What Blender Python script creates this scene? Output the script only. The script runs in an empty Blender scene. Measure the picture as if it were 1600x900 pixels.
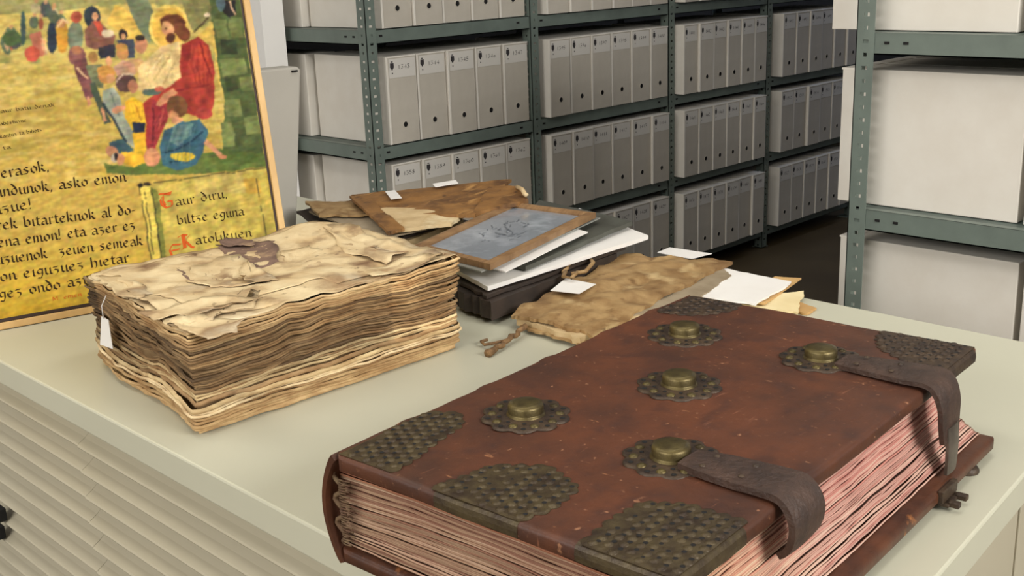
import bpy, bmesh, math, random
import numpy as np
from mathutils import Vector, Matrix, noise

# ------------------------------------------------------------------ camera
sc = bpy.context.scene
CZ = 1.27                       # camera height above the floor
TZ = CZ - 0.5                   # top of the map cabinet
FPX = 1783.9                    # focal length in pixels of a 1600 px wide frame
PITCH, ROLL, YAW = 0.28351, -0.038127, 0.79038
_f = np.array([math.cos(YAW)*math.cos(PITCH), math.sin(YAW)*math.cos(PITCH), -math.sin(PITCH)])
_r = np.cross(_f, [0, 0, 1]); _r /= np.linalg.norm(_r)
_u = np.cross(_r, _f)
RR = np.array([_r*math.cos(ROLL)+_u*math.sin(ROLL), -_r*math.sin(ROLL)+_u*math.cos(ROLL), _f])
cam_d = bpy.data.cameras.new('camera'); cam = bpy.data.objects.new('camera', cam_d)
sc.collection.objects.link(cam); sc.camera = cam
cam_d.sensor_width = 36.0; cam_d.lens = FPX/1600*36.0; cam_d.clip_start = 0.02
m3 = Matrix([[RR[0][i], RR[1][i], -RR[2][i]] for i in range(3)])
cam.matrix_world = Matrix.Translation((0, 0, CZ)) @ m3.to_4x4()

# ------------------------------------------------------------------ light and exposure
sc.view_settings.view_transform = 'Standard'; sc.view_settings.look = 'None'
sc.view_settings.gamma = 1.0; sc.view_settings.use_curve_mapping = False
sc.view_settings.exposure = 0.0
w = bpy.data.worlds.new('room_light'); sc.world = w; w.use_nodes = True
w.node_tree.nodes['Background'].inputs[0].default_value = (1.0, 0.96, 0.9, 1)
w.node_tree.nodes['Background'].inputs[1].default_value = 0.40
def area(name, loc, sx, sy, power, col=(1, 1, 1), rot=(0, 0, 0)):
    d = bpy.data.lights.new(name, 'AREA'); d.shape = 'RECTANGLE'; d.size = sx; d.size_y = sy
    d.energy = power; d.color = col
    o = bpy.data.objects.new(name, d); sc.collection.objects.link(o); o.location = loc; o.rotation_euler = rot
    return o
area('ceiling_tube_light_near', (0.10, 1.6, 2.8), 0.6, 2.4, 15, (1.0, 0.97, 0.91))
area('fill_light_front', (-2.9, 0.8, 2.8), 2.2, 3.6, 225, (1.0, 0.965, 0.91), (0, math.radians(-38), 0))  # added fill light out of view, brightens the faces turned to the front
area('ceiling_tube_light_right', (0.9, -3.0, 2.6), 2.0, 1.0, 165, (1.0, 0.97, 0.92), (math.radians(45), 0, 0))
area('ceiling_tube_light_middle', (1.5, 0.7, 2.85), 1.2, 0.4, 9, (1.0, 0.98, 0.94))
area('ceiling_tube_light_aisle', (3.3, 1.9, 2.75), 1.2, 0.25, 0.8, (1.0, 0.98, 0.95))
area('ceiling_tube_light_far', (6.0, 1.9, 2.75), 1.2, 0.3, 12, (0.55, 0.68, 1.0))

# ------------------------------------------------------------------ helpers
rnd = random.Random(7)
C = sc.collection
def L1(c): c /= 255.0; return c/12.92 if c <= 0.04045 else ((c+0.055)/1.055)**2.4
def S(r, g, b): return (L1(r), L1(g), L1(b), 1.0)
def at(px, py, axis, val):
    d = RR.T @ np.array([(px-800)/FPX, -(py-450)/FPX, 1.0])
    v = val-CZ if axis == 2 else val
    p = d*(v/d[axis]); return Vector((p[0], p[1], p[2]+CZ))
def tp(px, py, h=0.0): return at(px, py, 2, TZ+h)
def N(x, y=0.0, z=0.0): return noise.noise(Vector((x, y, z)))

class MB:
    """collects faces in world (or local) coordinates, links them as one mesh object"""
    def __init__(s): s.v = []; s.f = []; s.m = []; s.sm = []; s.col = []
    def add(s, vs, fs, mi=0, smooth=False, col=None):
        o = len(s.v); s.v += [tuple(v) for v in vs]
        for f in fs: s.f.append(tuple(i+o for i in f)); s.m.append(mi); s.sm.append(smooth)
        s.col += [col if col else (1, 1, 1)]*len(vs) if not (col and isinstance(col, list)) else col
        return s
    def box(s, a, b, mi=0, M=None):
        x0, y0, z0 = a; x1, y1, z1 = b
        vs = [Vector(p) for p in ((x0,y0,z0),(x1,y0,z0),(x1,y1,z0),(x0,y1,z0),(x0,y0,z1),(x1,y0,z1),(x1,y1,z1),(x0,y1,z1))]
        if M: vs = [M @ v for v in vs]
        return s.add(vs, [(0,3,2,1),(4,5,6,7),(0,1,5,4),(1,2,6,5),(2,3,7,6),(3,0,4,7)], mi)
    def tube(s, pts, r, n=8, mi=0, cap=True):
        pts = [Vector(p) for p in pts]; k = len(pts); rs = r if isinstance(r, (list, tuple)) else [r]*k
        vs = []; ref = None
        for i, p in enumerate(pts):
            t = (pts[min(i+1, k-1)]-pts[max(i-1, 0)]).normalized()
            if ref is None: ref = t.orthogonal().normalized()
            ref = (ref - t*ref.dot(t)).normalized(); q = t.cross(ref)
            for j in range(n):
                a = 2*math.pi*j/n; vs.append(p+(ref*math.cos(a)+q*math.sin(a))*rs[i])
        fs = [(i*n+j, i*n+(j+1)%n, (i+1)*n+(j+1)%n, (i+1)*n+j) for i in range(k-1) for j in range(n)]
        if cap: fs += [tuple(range(n))[::-1], tuple(range((k-1)*n, k*n))]
        return s.add(vs, fs, mi, True)
    def lathe(s, prof, n=24, M=None, mi=0, fr=None):
        vs = []
        for i, (r, z) in enumerate(prof):
            for j in range(n):
                a = 2*math.pi*j/n; rr = r*(fr(i, a) if fr else 1)
                vs.append(Vector((rr*math.cos(a), rr*math.sin(a), z)))
        if M: vs = [M @ v for v in vs]
        k = len(prof)
        fs = [(i*n+j, i*n+(j+1)%n, (i+1)*n+(j+1)%n, (i+1)*n+j) for i in range(k-1) for j in range(n)]
        fs += [tuple(range((k-1)*n, k*n))]
        return s.add(vs, fs, mi, True)
    def prism(s, poly, z0, z1, M=None, mi=0):
        n = len(poly); vs = [Vector((x, y, z0)) for x, y in poly]+[Vector((x, y, z1)) for x, y in poly]
        if M: vs = [M @ v for v in vs]
        fs = [tuple(range(n))[::-1], tuple(range(n, 2*n))]+[(i, (i+1)%n, n+(i+1)%n, n+i) for i in range(n)]
        return s.add(vs, fs, mi)
    def build(s, name, mats, parent=None, bevel=0, origin=None, colors=False, recalc=True, angle=None):
        me = bpy.data.meshes.new(name)
        org = Vector(origin) if origin is not None else Vector((0, 0, 0))
        me.from_pydata([tuple(Vector(v)-org) for v in s.v], [], s.f)
        for m in (mats if isinstance(mats, (list, tuple)) else [mats]): me.materials.append(m)
        me.polygons.foreach_set('material_index', s.m); me.polygons.foreach_set('use_smooth', s.sm)
        if colors:
            ca = me.color_attributes.new('tone', 'FLOAT_COLOR', 'POINT')
            ca.data.foreach_set('color', np.array([(c[0], c[1], c[2], 1.0) for c in s.col], dtype=np.float32).ravel())
        if recalc:
            bm = bmesh.new(); bm.from_mesh(me); bmesh.ops.recalc_face_normals(bm, faces=bm.faces); bm.to_mesh(me); bm.free()
        o = bpy.data.objects.new(name, me); C.objects.link(o); o.location = org
        if parent is not None:
            o.parent = parent; o.location = org - PW(parent)
        if bevel:
            b = o.modifiers.new('bevel', 'BEVEL'); b.width = bevel; b.segments = 2; b.limit_method = 'ANGLE'; b.angle_limit = math.radians(35)
        return o
def PW(o):
    p = Vector((0, 0, 0))
    while o is not None: p += o.location; o = o.parent
    return p
def tag(o, label=None, cat=None, group=None, kind=None):
    if label: o['label'] = label
    if cat: o['category'] = cat
    if group: o['group'] = group
    if kind: o['kind'] = kind
    return o
def empty(name, loc, label, cat, group=None):
    o = bpy.data.objects.new(name, None); C.objects.link(o); o.location = loc; o.empty_display_size = 0.05
    return tag(o, label, cat, group)
def copy_tree(o, parent=None):
    c = o.copy(); C.objects.link(c); c.parent = parent
    for ch in list(o.children): copy_tree(ch, c)
    return c

# ------------------------------------------------------------------ materials
def mat(name, c1, c2=None, rough=0.6, metal=0.0, scale=8.0, detail=4.0, bump=0.0, bscale=None, stretch=(1, 1, 1), attr=False, fac=(0.35, 0.65), c3=None, c3scale=3.0, c3fac=(0.55, 0.7), spec=0.5, layers=()):
    m = bpy.data.materials.new(name); m.use_nodes = True; nt = m.node_tree; n = nt.nodes; l = nt.links
    b = n['Principled BSDF']; b.inputs['Roughness'].default_value = rough; b.inputs['Metallic'].default_value = metal
    b.inputs['Specular IOR Level'].default_value = spec
    tc = n.new('ShaderNodeTexCoord'); mp = n.new('ShaderNodeMapping'); mp.inputs['Scale'].default_value = stretch
    l.new(tc.outputs['Object'], mp.inputs['Vector'])
    def nz(sc_, det=detail):
        t = n.new('ShaderNodeTexNoise'); t.inputs['Scale'].default_value = sc_; t.inputs['Detail'].default_value = det
        t.inputs['Roughness'].default_value = 0.6; l.new(mp.outputs[0], t.inputs['Vector']); return t
    def rng(src, a, b_):
        r = n.new('ShaderNodeMapRange'); r.inputs[1].default_value = a; r.inputs[2].default_value = b_; l.new(src, r.inputs[0]); return r.outputs[0]
    def mix(fac_, A, B, mode='MIX'):
        x = n.new('ShaderNodeMix'); x.data_type = 'RGBA'; x.blend_type = mode
        if fac_ is None: x.inputs[0].default_value = 1.0
        else: l.new(fac_, x.inputs[0])
        for i, v in ((6, A), (7, B)):
            if isinstance(v, tuple): x.inputs[i].default_value = v
            else: l.new(v, x.inputs[i])
        return x.outputs[2]
    col = c1
    if c2: col = mix(rng(nz(scale).outputs[0], *fac), c1, c2)
    if c3: col = mix(rng(nz(c3scale).outputs[0], *c3fac), col, c3)
    for (lc, ls, lo, hi, st) in layers:
        mp2 = n.new('ShaderNodeMapping'); mp2.inputs['Scale'].default_value = st; l.new(tc.outputs['Object'], mp2.inputs['Vector'])
        t = n.new('ShaderNodeTexNoise'); t.inputs['Scale'].default_value = ls; t.inputs['Detail'].default_value = 6; l.new(mp2.outputs[0], t.inputs['Vector'])
        col = mix(rng(t.outputs[0], lo, hi), col, lc)
    if attr:
        a = n.new('ShaderNodeAttribute'); a.attribute_name = 'tone'; col = mix(None, col, a.outputs['Color'], 'MULTIPLY')
    if isinstance(col, tuple): b.inputs['Base Color'].default_value = col
    else: l.new(col, b.inputs['Base Color'])
    if bump:
        bp = n.new('ShaderNodeBump'); bp.inputs['Strength'].default_value = bump; bp.inputs['Distance'].default_value = 0.002
        l.new(nz(bscale or scale*4).outputs[0], bp.inputs['Height']); l.new(bp.outputs[0], b.inputs['Normal'])
    return m
M = {}
M['floor'] = mat('floor_lino', S(92, 78, 52), S(80, 66, 44), 0.45, scale=3, bump=0.05)
M['wall'] = mat('painted_wall', S(238, 236, 232), S(234, 232, 228), 0.8, scale=5, bump=0.05)
M['top'] = mat('cabinet_enamel', S(199, 198, 178), S(195, 194, 174), 0.38, scale=2.5, bump=0.02, bscale=60)
M['drawer'] = mat('drawer_enamel', S(180, 173, 152), S(175, 168, 147), 0.45, scale=4)
M['shelf'] = mat('shelf_green_grey', S(112, 124, 116), S(102, 113, 106), 0.45, scale=12, bump=0.04)
M['deck'] = mat('shelf_deck', S(84, 98, 92), S(70, 80, 76), 0.5, scale=9)
M['box'] = mat('archive_board', S(230, 225, 215), S(225, 219, 208), 0.75, scale=14, bump=0.05)
M['boxfront'] = mat('archive_board_front', S(197, 190, 177), S(190, 183, 170), 0.75, scale=14, bump=0.05)
M['label'] = mat('label_paper', S(212, 208, 200), None, 0.8)
M['ink'] = mat('ink', S(52, 48, 50), None, 0.8)
M['black'] = mat('black_hole', S(14, 12, 12), None, 0.8)
M['greyslab'] = mat('grey_board', S(184, 180, 170), S(178, 174, 164), 0.6, scale=6)

# ------------------------------------------------------------------ stroke lettering
G = {
'a': [[(.05,.85),(.35,1),(.55,.8),(.55,.1),(.7,0)], [(.55,.55),(.15,.45),(.08,.15),(.3,0),(.55,.2)]],
'b': [[(.12,1.6),(.12,.15),(.35,0),(.6,.2),(.6,.75),(.4,1),(.15,.8)]],
'c': [[(.55,.9),(.35,1),(.1,.7),(.1,.3),(.3,0),(.58,.12)]],
'd': [[(.15,1.65),(.5,1.05),(.6,.4),(.4,0),(.12,.2),(.1,.65),(.3,.95),(.5,.9)]],
'e': [[(.12,.5),(.5,.65),(.5,.85),(.32,1),(.1,.7),(.1,.3),(.3,0),(.58,.12)]],
'g': [[(.55,.9),(.3,1),(.1,.6),(.25,.25),(.55,.4)], [(.6,1),(.55,.1),(.4,-.4),(.1,-.3)]],
'h': [[(.12,1.6),(.12,0)], [(.12,.75),(.4,1),(.58,.75),(.55,.1),(.4,-.15)]],
'i': [[(.1,.9),(.2,1),(.2,.1),(.32,0)]],
'k': [[(.12,1.6),(.12,0)], [(.12,.75),(.4,1.05),(.5,.8),(.15,.5)], [(.3,.5),(.5,.05),(.65,0)]],
'l': [[(.12,1.6),(.12,.15),(.3,0)]],
'm': [[(.05,.9),(.14,1),(.14,0)], [(.14,.75),(.4,1),(.5,.8),(.5,0)], [(.5,.75),(.76,1),(.86,.8),(.86,.1),(1,0)]],
'n': [[(.05,.9),(.14,1),(.14,0)], [(.14,.75),(.42,1),(.55,.8),(.55,.1),(.7,0)]],
'o': [[(.33,1),(.1,.75),(.1,.25),(.33,0),(.58,.25),(.58,.75),(.33,1)]],
'r': [[(.05,.9),(.16,1),(.16,0),(.3,.05)], [(.16,.75),(.38,1),(.5,.9)]],
's': [[(.55,.9),(.33,1),(.12,.8),(.5,.35),(.4,.05),(.08,.08)]],
't': [[(.2,1.3),(.2,.15),(.4,0)], [(.02,.95),(.45,.98)]],
'u': [[(.05,.95),(.14,1),(.14,.2),(.3,0),(.52,.2)], [(.55,1),(.55,.1),(.7,0)]],
'z': [[(.08,.95),(.52,1),(.2,.6),(.5,.45),(.48,.1),(.2,-.3)]],
'G': [[(.9,1.5),(.4,1.65),(.05,1.1),(.05,.5),(.4,0),(.85,.15),(.9,.7),(.55,.75)], [(.3,1.4),(.22,.8),(.35,.3)], [(.0,1.75),(.6,1.7),(1.0,1.75)]],
'K': [[(.3,1.7),(.3,.1),(.1,0)], [(.45,1.7),(.42,.1)], [(.45,.9),(.9,1.6)], [(.5,.9),(.9,.1),(1.1,0)], [(-.1,1.5),(.3,1.75),(.7,1.6)]],
'E': [[(.8,1.5),(.3,1.6),(.1,1),(.2,.2),(.8,.1)], [(.2,.9),(.7,.95)]],
'M': [[(.1,0),(.15,1.4)], [(.15,1.4),(.5,.3),(.85,1.4),(.9,0)]],
',': [[(.15,.1),(.12,-.25)]], '!': [[(.2,1.6),(.15,.5)], [(.14,.1),(.16,0)]], '-': [[(.05,.55),(.4,.6)]], '.': [[(.1,.05),(.15,.1)]],
'0': [[(.3,1),(.05,.75),(.05,.25),(.3,0),(.55,.25),(.55,.75),(.3,1)]], '1': [[(.1,.75),(.3,1),(.3,0)]],
'2': [[(.05,.8),(.3,1),(.52,.75),(.05,0),(.55,0)]], '3': [[(.05,1),(.5,1),(.28,.6),(.53,.3),(.3,0),(.05,.1)]],
'4': [[(.42,0),(.42,1),(.05,.35),(.58,.35)]], '5': [[(.5,1),(.12,1),(.1,.6),(.4,.6),(.53,.3),(.3,0),(.05,.08)]],
'6': [[(.5,1),(.1,.5),(.1,.15),(.3,0),(.53,.2),(.4,.5),(.12,.42)]], '7': [[(.05,1),(.55,1),(.22,0)]],
'8': [[(.3,.55),(.08,.78),(.3,1),(.52,.78),(.3,.55),(.05,.25),(.3,0),(.55,.25),(.3,.55)]], '9': [[(.52,.6),(.3,.45),(.08,.7),(.3,1),(.52,.8),(.5,.4),(.25,0)]],
}
GW = {'m': 1.1, 'i': .42, 'l': .42, ',': .35, '!': .4, ' ': .55, '-': .5, 't': .52, 'r': .58, 'G': 1.15, 'K': 1.25, 'E': 1.0, 'M': 1.1, '.': .3}
def write_line(mb, text, p0, ex, ey, h, width=None, nib=(.09, .07), mi=0, lift=Vector((0, 0, 0))):
    """broad-nib strokes from p0 along ex, x-height h, squeezed to width if given"""
    tot = sum(GW.get(c, .74) for c in text)
    sx = (width/tot) if width else h
    x = 0.0
    for c in text:
        for st in G.get(c, []):
            for (a, b) in zip(st[:-1], st[1:]):
                P = []
                for (q, sgn) in ((a, -1), (a, 1), (b, 1), (b, -1)):
                    gx = (x+q[0])*sx + sgn*nib[0]*h; gy = q[1]*h + sgn*nib[1]*h
                    P.append(p0 + ex*gx + ey*gy + lift)
                mb.add(P, [(0, 1, 2, 3)], mi)
        x += GW.get(c, .74)

# ------------------------------------------------------------------ setting
def struct(name, o):
    o['kind'] = 'structure'; return o
struct('floor', MB().box((-4.5, -5.0, -0.05), (9.0, 5.2, 0.0)).build('floor', M['floor']))
struct('wall', MB().box((1.98, 3.03, 0.0), (2.06, 5.2, 3.0)).build('wall_left', M['wall']))
struct('wall', MB().box((2.06, 3.78, 0.0), (9.0, 3.88, 3.0)).build('wall_back', mat('back_wall_shade', S(70, 70, 68), S(62, 62, 60), .8)))  # dark colour stands in for the deep shade behind the boxes
struct('ceiling', MB().box((-4.5, -5.0, 2.95), (9.1, 5.2, 3.0)).build('ceiling', M['wall']))
struct('wall', MB().box((2.50, 0.22, 0.0), (9.0, 0.28, 2.95)).build('aisle_light_blocker', M['wall']))  # unseen slab added to keep side light out of the far aisle
struct('wall', MB().box((9.0, -1.5, 0.0), (9.1, 5.2, 3.0)).build('wall_far', M['wall']))

# ------------------------------------------------------------------ metal shelving
def slotted_post(x, y, sx, sy, z0, z1, detail=True):
    """L profile: one leg along x, one along y, from the outer corner (x,y)"""
    mb = MB(); t = 0.002; wd = 0.037
    def leg(axis):
        def bx(a0, a1, zz0, zz1):
            if axis == 'x': X = sorted((x+sx*a0, x+sx*a1)); Y = sorted((y, y+sy*t))
            else: X = sorted((x, x+sx*t)); Y = sorted((y+sy*a0, y+sy*a1))
            mb.box((X[0], Y[0], zz0), (X[1], Y[1], zz1))
        if not detail: bx(0, wd, z0, z1); return
        zz = z0; k = 0
        hole = 0.0035
        while zz < z1-0.02:
            hw = 0.0060 if k % 2 else 0.0036; c = 0.0195
            hz = zz+0.0125
            bx(0, wd, zz, hz-hole)
            bx(0, c-hw, hz-hole, hz+hole); bx(c+hw, wd, hz-hole, hz+hole)
            bx(0, wd, hz+hole, zz+0.025)
            zz += 0.025; k += 1
    leg('x'); leg('y')
    # foot plate
    mb.box((min(x, x+sx*0.05), min(y, y+sy*0.05), 0.0), (max(x, x+sx*0.05), max(y, y+sy*0.05), 0.004))
    return mb
LV = [CZ-0.192, CZ-0.533, CZ-0.853, CZ-1.177]
PX = [2.083, 2.764, 3.508, 4.178, 4.96]
YF = 2.66
def shelf_unit(name, label, x_posts, yfront, ydir, depth, levels, detail_n):
    t = empty(name, (x_posts[0], yfront, 0), label, 'shelf')
    for i, x in enumerate(x_posts):
        for j, (yy, sy) in enumerate(((yfront, ydir), (yfront+ydir*depth, -ydir))):
            last = i == len(x_posts)-1
            o = slotted_post(x, yy, -1 if last else 1, sy, 0.0, 1.62, detail=(i < detail_n and j == 0)).build('post', M['shelf'], t, origin=(x, yy, 0))
    for z in levels:
        for i in range(len(x_posts)-1):
            a, b = x_posts[i], x_posts[i+1]
            mb = MB()
            y0, y1 = sorted((yfront+ydir*0.003, yfront+ydir*0.006))
            mb.box((a+.004, y0, z-0.042), (b-.002, y1, z-0.001))
            y0, y1 = sorted((yfront+ydir*0.003, yfront+ydir*0.022))
            mb.box((a+.004, y0, z-0.042), (b-.002, y1, z-0.0395))
            mb.box((a+.004, y0, z-0.003), (b-.002, y1, z-0.001))
            for hx in (a+.055, b-.055):
                y0, y1 = sorted((yfront+ydir*0.0015, yfront+ydir*0.004))
                mb.box((hx-.006, y0, z-.022), (hx+.006, y1, z-.016), 1)
            mb.build('front_beam', [M['shelf'], M['black']], t, origin=(a, yfront, z))
            mb = MB(); y0, y1 = sorted((yfront+ydir*0.01, yfront+ydir*(depth-0.006)))
            mb.box((a+.006, y0, z-0.006), (b-.006, y1, z-0.0012))
            mb.box((a+.006, (y0+y1)/2-.01, z-0.03), (b-.006, (y0+y1)/2+.01, z-0.006))
            mb.build('shelf_panel', M['deck'], t, origin=(a, yfront, z))
        x = x_posts[0]; y0, y1 = sorted((yfront+ydir*.004, yfront+ydir*(depth-.004)))
        mb = MB().box((x+.003, y0, z-.042), (x+.006, y1, z-.001)).box((x+.003, y0, z-.042), (x+.02, y1, z-.0395)).box((x+.0028, y0, z-.003), (x+.024, y1, z-.001))
        for hy in (yfront+ydir*.062, yfront+ydir*.10):
            mb.box((x+.0015, hy-.005, z-.022), (x+.004, hy+.005, z-.017), 1)
        mb.build('end_beam', [M['shelf'], M['black']], t, origin=(x, yfront, z))
    return t
shelf_unit('metal_shelving', 'long green-grey slotted metal shelving full of numbered boxes along the far aisle', PX, YF, 1, 0.80, LV, 4)
XR, YR = 2.05, 1.107
LR = [CZ-0.165, CZ-0.508, CZ-0.850]
shelf_unit('metal_shelving', 'green-grey slotted metal shelving at right, seen from its end behind the cabinet', [XR, XR+.75, XR+1.5], YR, -1, 0.80, LR+[CZ-1.18], 1)

# ------------------------------------------------------------------ archive boxes
BD, BH = 0.352, 0.258
box_meshes = {}
def bevel_mesh(mb, name, mats, bev=0.002):
    me = bpy.data.meshes.new(name); me.from_pydata([tuple(v) for v in mb.v], [], mb.f)
    for m in mats: me.materials.append(m)
    me.polygons.foreach_set('material_index', mb.m)
    if bev:
        bm = bmesh.new(); bm.from_mesh(me)
        bmesh.ops.bevel(bm, geom=list(bm.edges), offset=bev, segments=2, affect='EDGES', profile=0.5)
        bm.to_mesh(me); bm.free()
    return me
def box_body(w_, h_=BH, d_=BD):
    k = (round(w_, 4), round(h_, 4), round(d_, 4))
    if k in box_meshes: return box_meshes[k]
    # local: x width, y depth (front at y=0, going +y), z up. thick wrap-around edge board with a recessed front panel
    mb = MB().box((0, 0.0, 0), (w_, d_, h_))
    me = bevel_mesh(mb, 'box_body', [M['box'], M['boxfront']], 0.0018)
    for p in me.polygons:
        if p.normal.y < -0.9 and p.area > 0.3*w_*h_: p.material_index = 1
    lid = MB()   # the lid seam: thin raised edge of the wrap flap round the spine
    lid.box((-0.0008, -0.0022, 0.0003), (0.006, 0.03, h_+.0010)).box((0.0062, -0.0022, h_-.003), (w_-.0003, .03, h_+.0010))
    me2 = bevel_mesh(lid, 'wrap_flap', [M['box']], 0.0006)
    box_meshes[k] = (me, me2); return me, me2
hole_me = None
def hole_mesh():
    global hole_me
    if hole_me is None:
        mb = MB(); n = 18
        Mx = Matrix.Rotation(math.radians(90), 4, 'X')
        mb.lathe([(0.0001, 0.0006), (0.0082, 0.0006)], n, Mx, 0)
        mb.lathe([(0.0082, 0.0), (0.0082, 0.0012), (0.0100, 0.0012), (0.0104, 0.0)], n, Mx, 1)
        me = bpy.data.meshes.new('finger_hole'); me.from_pydata([tuple(v) for v in mb.v], [], mb.f)
        me.materials.append(M['black']); me.materials.append(M['boxfront']); 
        for i, p in enumerate(me.polygons): p.material_index = mb.m[i]
        hole_me = me
    return hole_me
def mesh_obj(name, me, parent, loc):
    o = bpy.data.objects.new(name, me); C.objects.link(o); o.parent = parent; o.location = loc; return o
def archive_box(loc, w_, label, group, number=None, front=True, flip=False, h_=BH, d_=BD, flap=True, rot=0.0):
    t = empty('archive_box', loc, label, 'box', group)
    t.rotation_euler.z = (math.pi if flip else 0)+rot
    a, b = box_body(w_, h_, d_)
    mesh_obj('box_body', a, t, (0, 0, 0))
    if flap: mesh_obj('wrap_flap', b, t, (0, 0, 0))
    if front:
        mesh_obj('finger_hole', hole_mesh(), t, (w_*0.53, -0.0004, 0.055))
        mb = MB().box((.010, -.0010, h_-.062), (w_-.004, -.0001, h_-.006))
        # crest above a little mark, then the shelf number
        cx = .026; ez = Vector((0, 0, 1)); ex = Vector((1, 0, 0)); fr = Vector((0, -.0014, 0))
        def poly(pts, mi=1): mb.add([Vector((x, -.0014, z)) for x, z in pts], [tuple(range(len(pts)))], mi)
        s = w_/.12
        poly([((.016)*s, h_-.018), ((.030)*s, h_-.018), ((.031)*s, h_-.030), ((.023)*s, h_-.040), ((.015)*s, h_-.030)])
        poly([((.019)*s, h_-.013), ((.027)*s, h_-.013), ((.027)*s, h_-.016), ((.019)*s, h_-.016)])
        poly([((.0215)*s, h_-.046), ((.0255)*s, h_-.046), ((.0255)*s, h_-.050), ((.0215)*s, h_-.050)])
        if number: write_line(mb, str(number), Vector((.046*s, -.0014, h_-.037)), ex, ez, .0115, width=.050*s, nib=(.07, .07), mi=1)
        me = bpy.data.meshes.new('spine_label'); me.from_pydata([tuple(v) for v in mb.v], [], mb.f)
        me.materials.append(M['label']); me.materials.append(M['ink']); me.polygons.foreach_set('material_index', mb.m)
        mesh_obj('spine_label', me, t, (0, 0, 0))
    return t
rowname = ['top shelf in view', 'second shelf', 'third shelf', 'lowest shelf']
bayname = ['nearest bay', 'second bay', 'third bay', 'farthest bay']
ordn = ['first', 'second', 'third', 'fourth', 'fifth', 'sixth']
starts = {(0,0):1298, (0,1):1350, (0,2):1401, (0,3):1446, (1,0):1343, (1,1):1395, (1,2):1446-5, (1,3):1492, (2,0):1358, (2,1):1409, (2,2):1461, (2,3):1512, (3,1):1424, (3,2):1476, (3,3):1527}
bays = []
for (pa, pb, prot, n) in ((601, 826, .0, 5), (856, 1046, .022, 6), (1069, 1199, .050, 6), (1222, 1338, .050, 6)):
    y_ = YF+.010-prot; xa = at(pa, 110, 1, y_).x; xb = at(pb, 110, 1, y_).x
    bays.append((xa, (xb-xa)/n, n, prot))
PXend = bays[-1][0]
for r in range(4):
    for b, (x0, pitch, n, prot0) in enumerate(bays):
        if (r, b) not in starts: continue
        rr = random.Random(r*10+b)
        for i in range(n):
            num = starts[(r, b)]+i
            x = x0+i*pitch+rr.uniform(-.0015, .0015); wd = pitch-rr.choice((.0045, .006, .0075))
            prot = prot0+rr.choice((0, 0, .003, .006, -.003))
            archive_box((x, YF+.010-prot, LV[r]), wd,
                'archive box marked %d, %s box in the %s, %s' % (num, ordn[i], bayname[b], rowname[r]),
                'archive boxes on the long far shelving', num, rot=rr.uniform(-.002, .002))
# back row seen only past the end of the first bay
for r in range(3):
    archive_box((2.128+.118, YF+.010+BD+.012+BD, LV[r]), .118, 'white archive box behind box %d at the shelving end by the wall' % starts[(r, 0)],
        'rear boxes at the end of the far shelving', None, front=False, flip=True, flap=False)
for r in range(3):
    xs_ = XR+.049; yfr = at((1300, 1313, 1311)[r], (40, 200, 420)[r], 0, xs_).y; yre = min(at(1591, 240, 0, xs_).y, yfr-.366)
    for i in range(4):
        t = archive_box((XR+.045+(i+1)*.118, yfr-.004*i, LR[r]), .114,
            '%s, %s of the right-hand shelving' % (['large blank-sided white archive box beside the slotted post', 'white archive box just behind the outermost one', 'white archive box third from the end', 'white archive box fourth from the end'][i], ['top shelf', 'middle shelf', 'bottom shelf'][r]),
            'archive boxes on the right-hand shelving', None, front=True, flip=True, h_=.268, d_=.365)
    archive_box((XR+.045, yre-.012-.365, LR[r]), .114,
        'white archive box at the right frame edge, back to back with the %s box' % ['top', 'middle', 'bottom'][r],
        'rear boxes of the right-hand shelving', None, front=True, h_=.268, d_=.365)

# ------------------------------------------------------------------ map cabinet with shallow drawers
cab = empty('map_cabinet', (0.533, 1.3, 0), 'cream-grey metal map cabinet with many shallow drawers, carrying the old books', 'cabinet')
def ye(x): return 0.349+0.091*(x-0.823)
x0, x1, yb = 0.533, 1.437, 2.30
mb = MB().prism([(x0, ye(x0)), (x1, ye(x1)), (x1, yb), (x0, yb)], TZ-.036, TZ)
mb.build('cabinet_top', M['top'], cab, bevel=.0025, origin=(x0, 1.3, TZ))
mb = MB()
mb.prism([(x0+.046, ye(x0)+.009), (x1-.01, ye(x1)+.009), (x1-.01, yb-.01), (x0+.046, yb-.01)], 0.0, TZ-.0365)
mb.build('cabinet_body', M['drawer'], cab, origin=(x0, 1.3, 0))
mb = MB().prism([(x0+.006, ye(x0)+.002), (1.052, ye(1.052)+.002), (1.052, ye(1.052)+.008), (x0+.006, ye(x0)+.008)], .03, TZ-.037)
mb.build('side_panel', M['drawer'], cab, bevel=.001, origin=(x0, .3, 0))
mb = MB().prism([(1.060, ye(1.060)+.002), (x1-.004, ye(x1)+.002), (x1-.004, ye(x1)+.008), (1.060, ye(1.060)+.008)], .03, TZ-.037)
mb.build('side_panel', M['drawer'], cab, bevel=.001, origin=(1.06, .3, 0))
pitch = 0.0355
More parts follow.
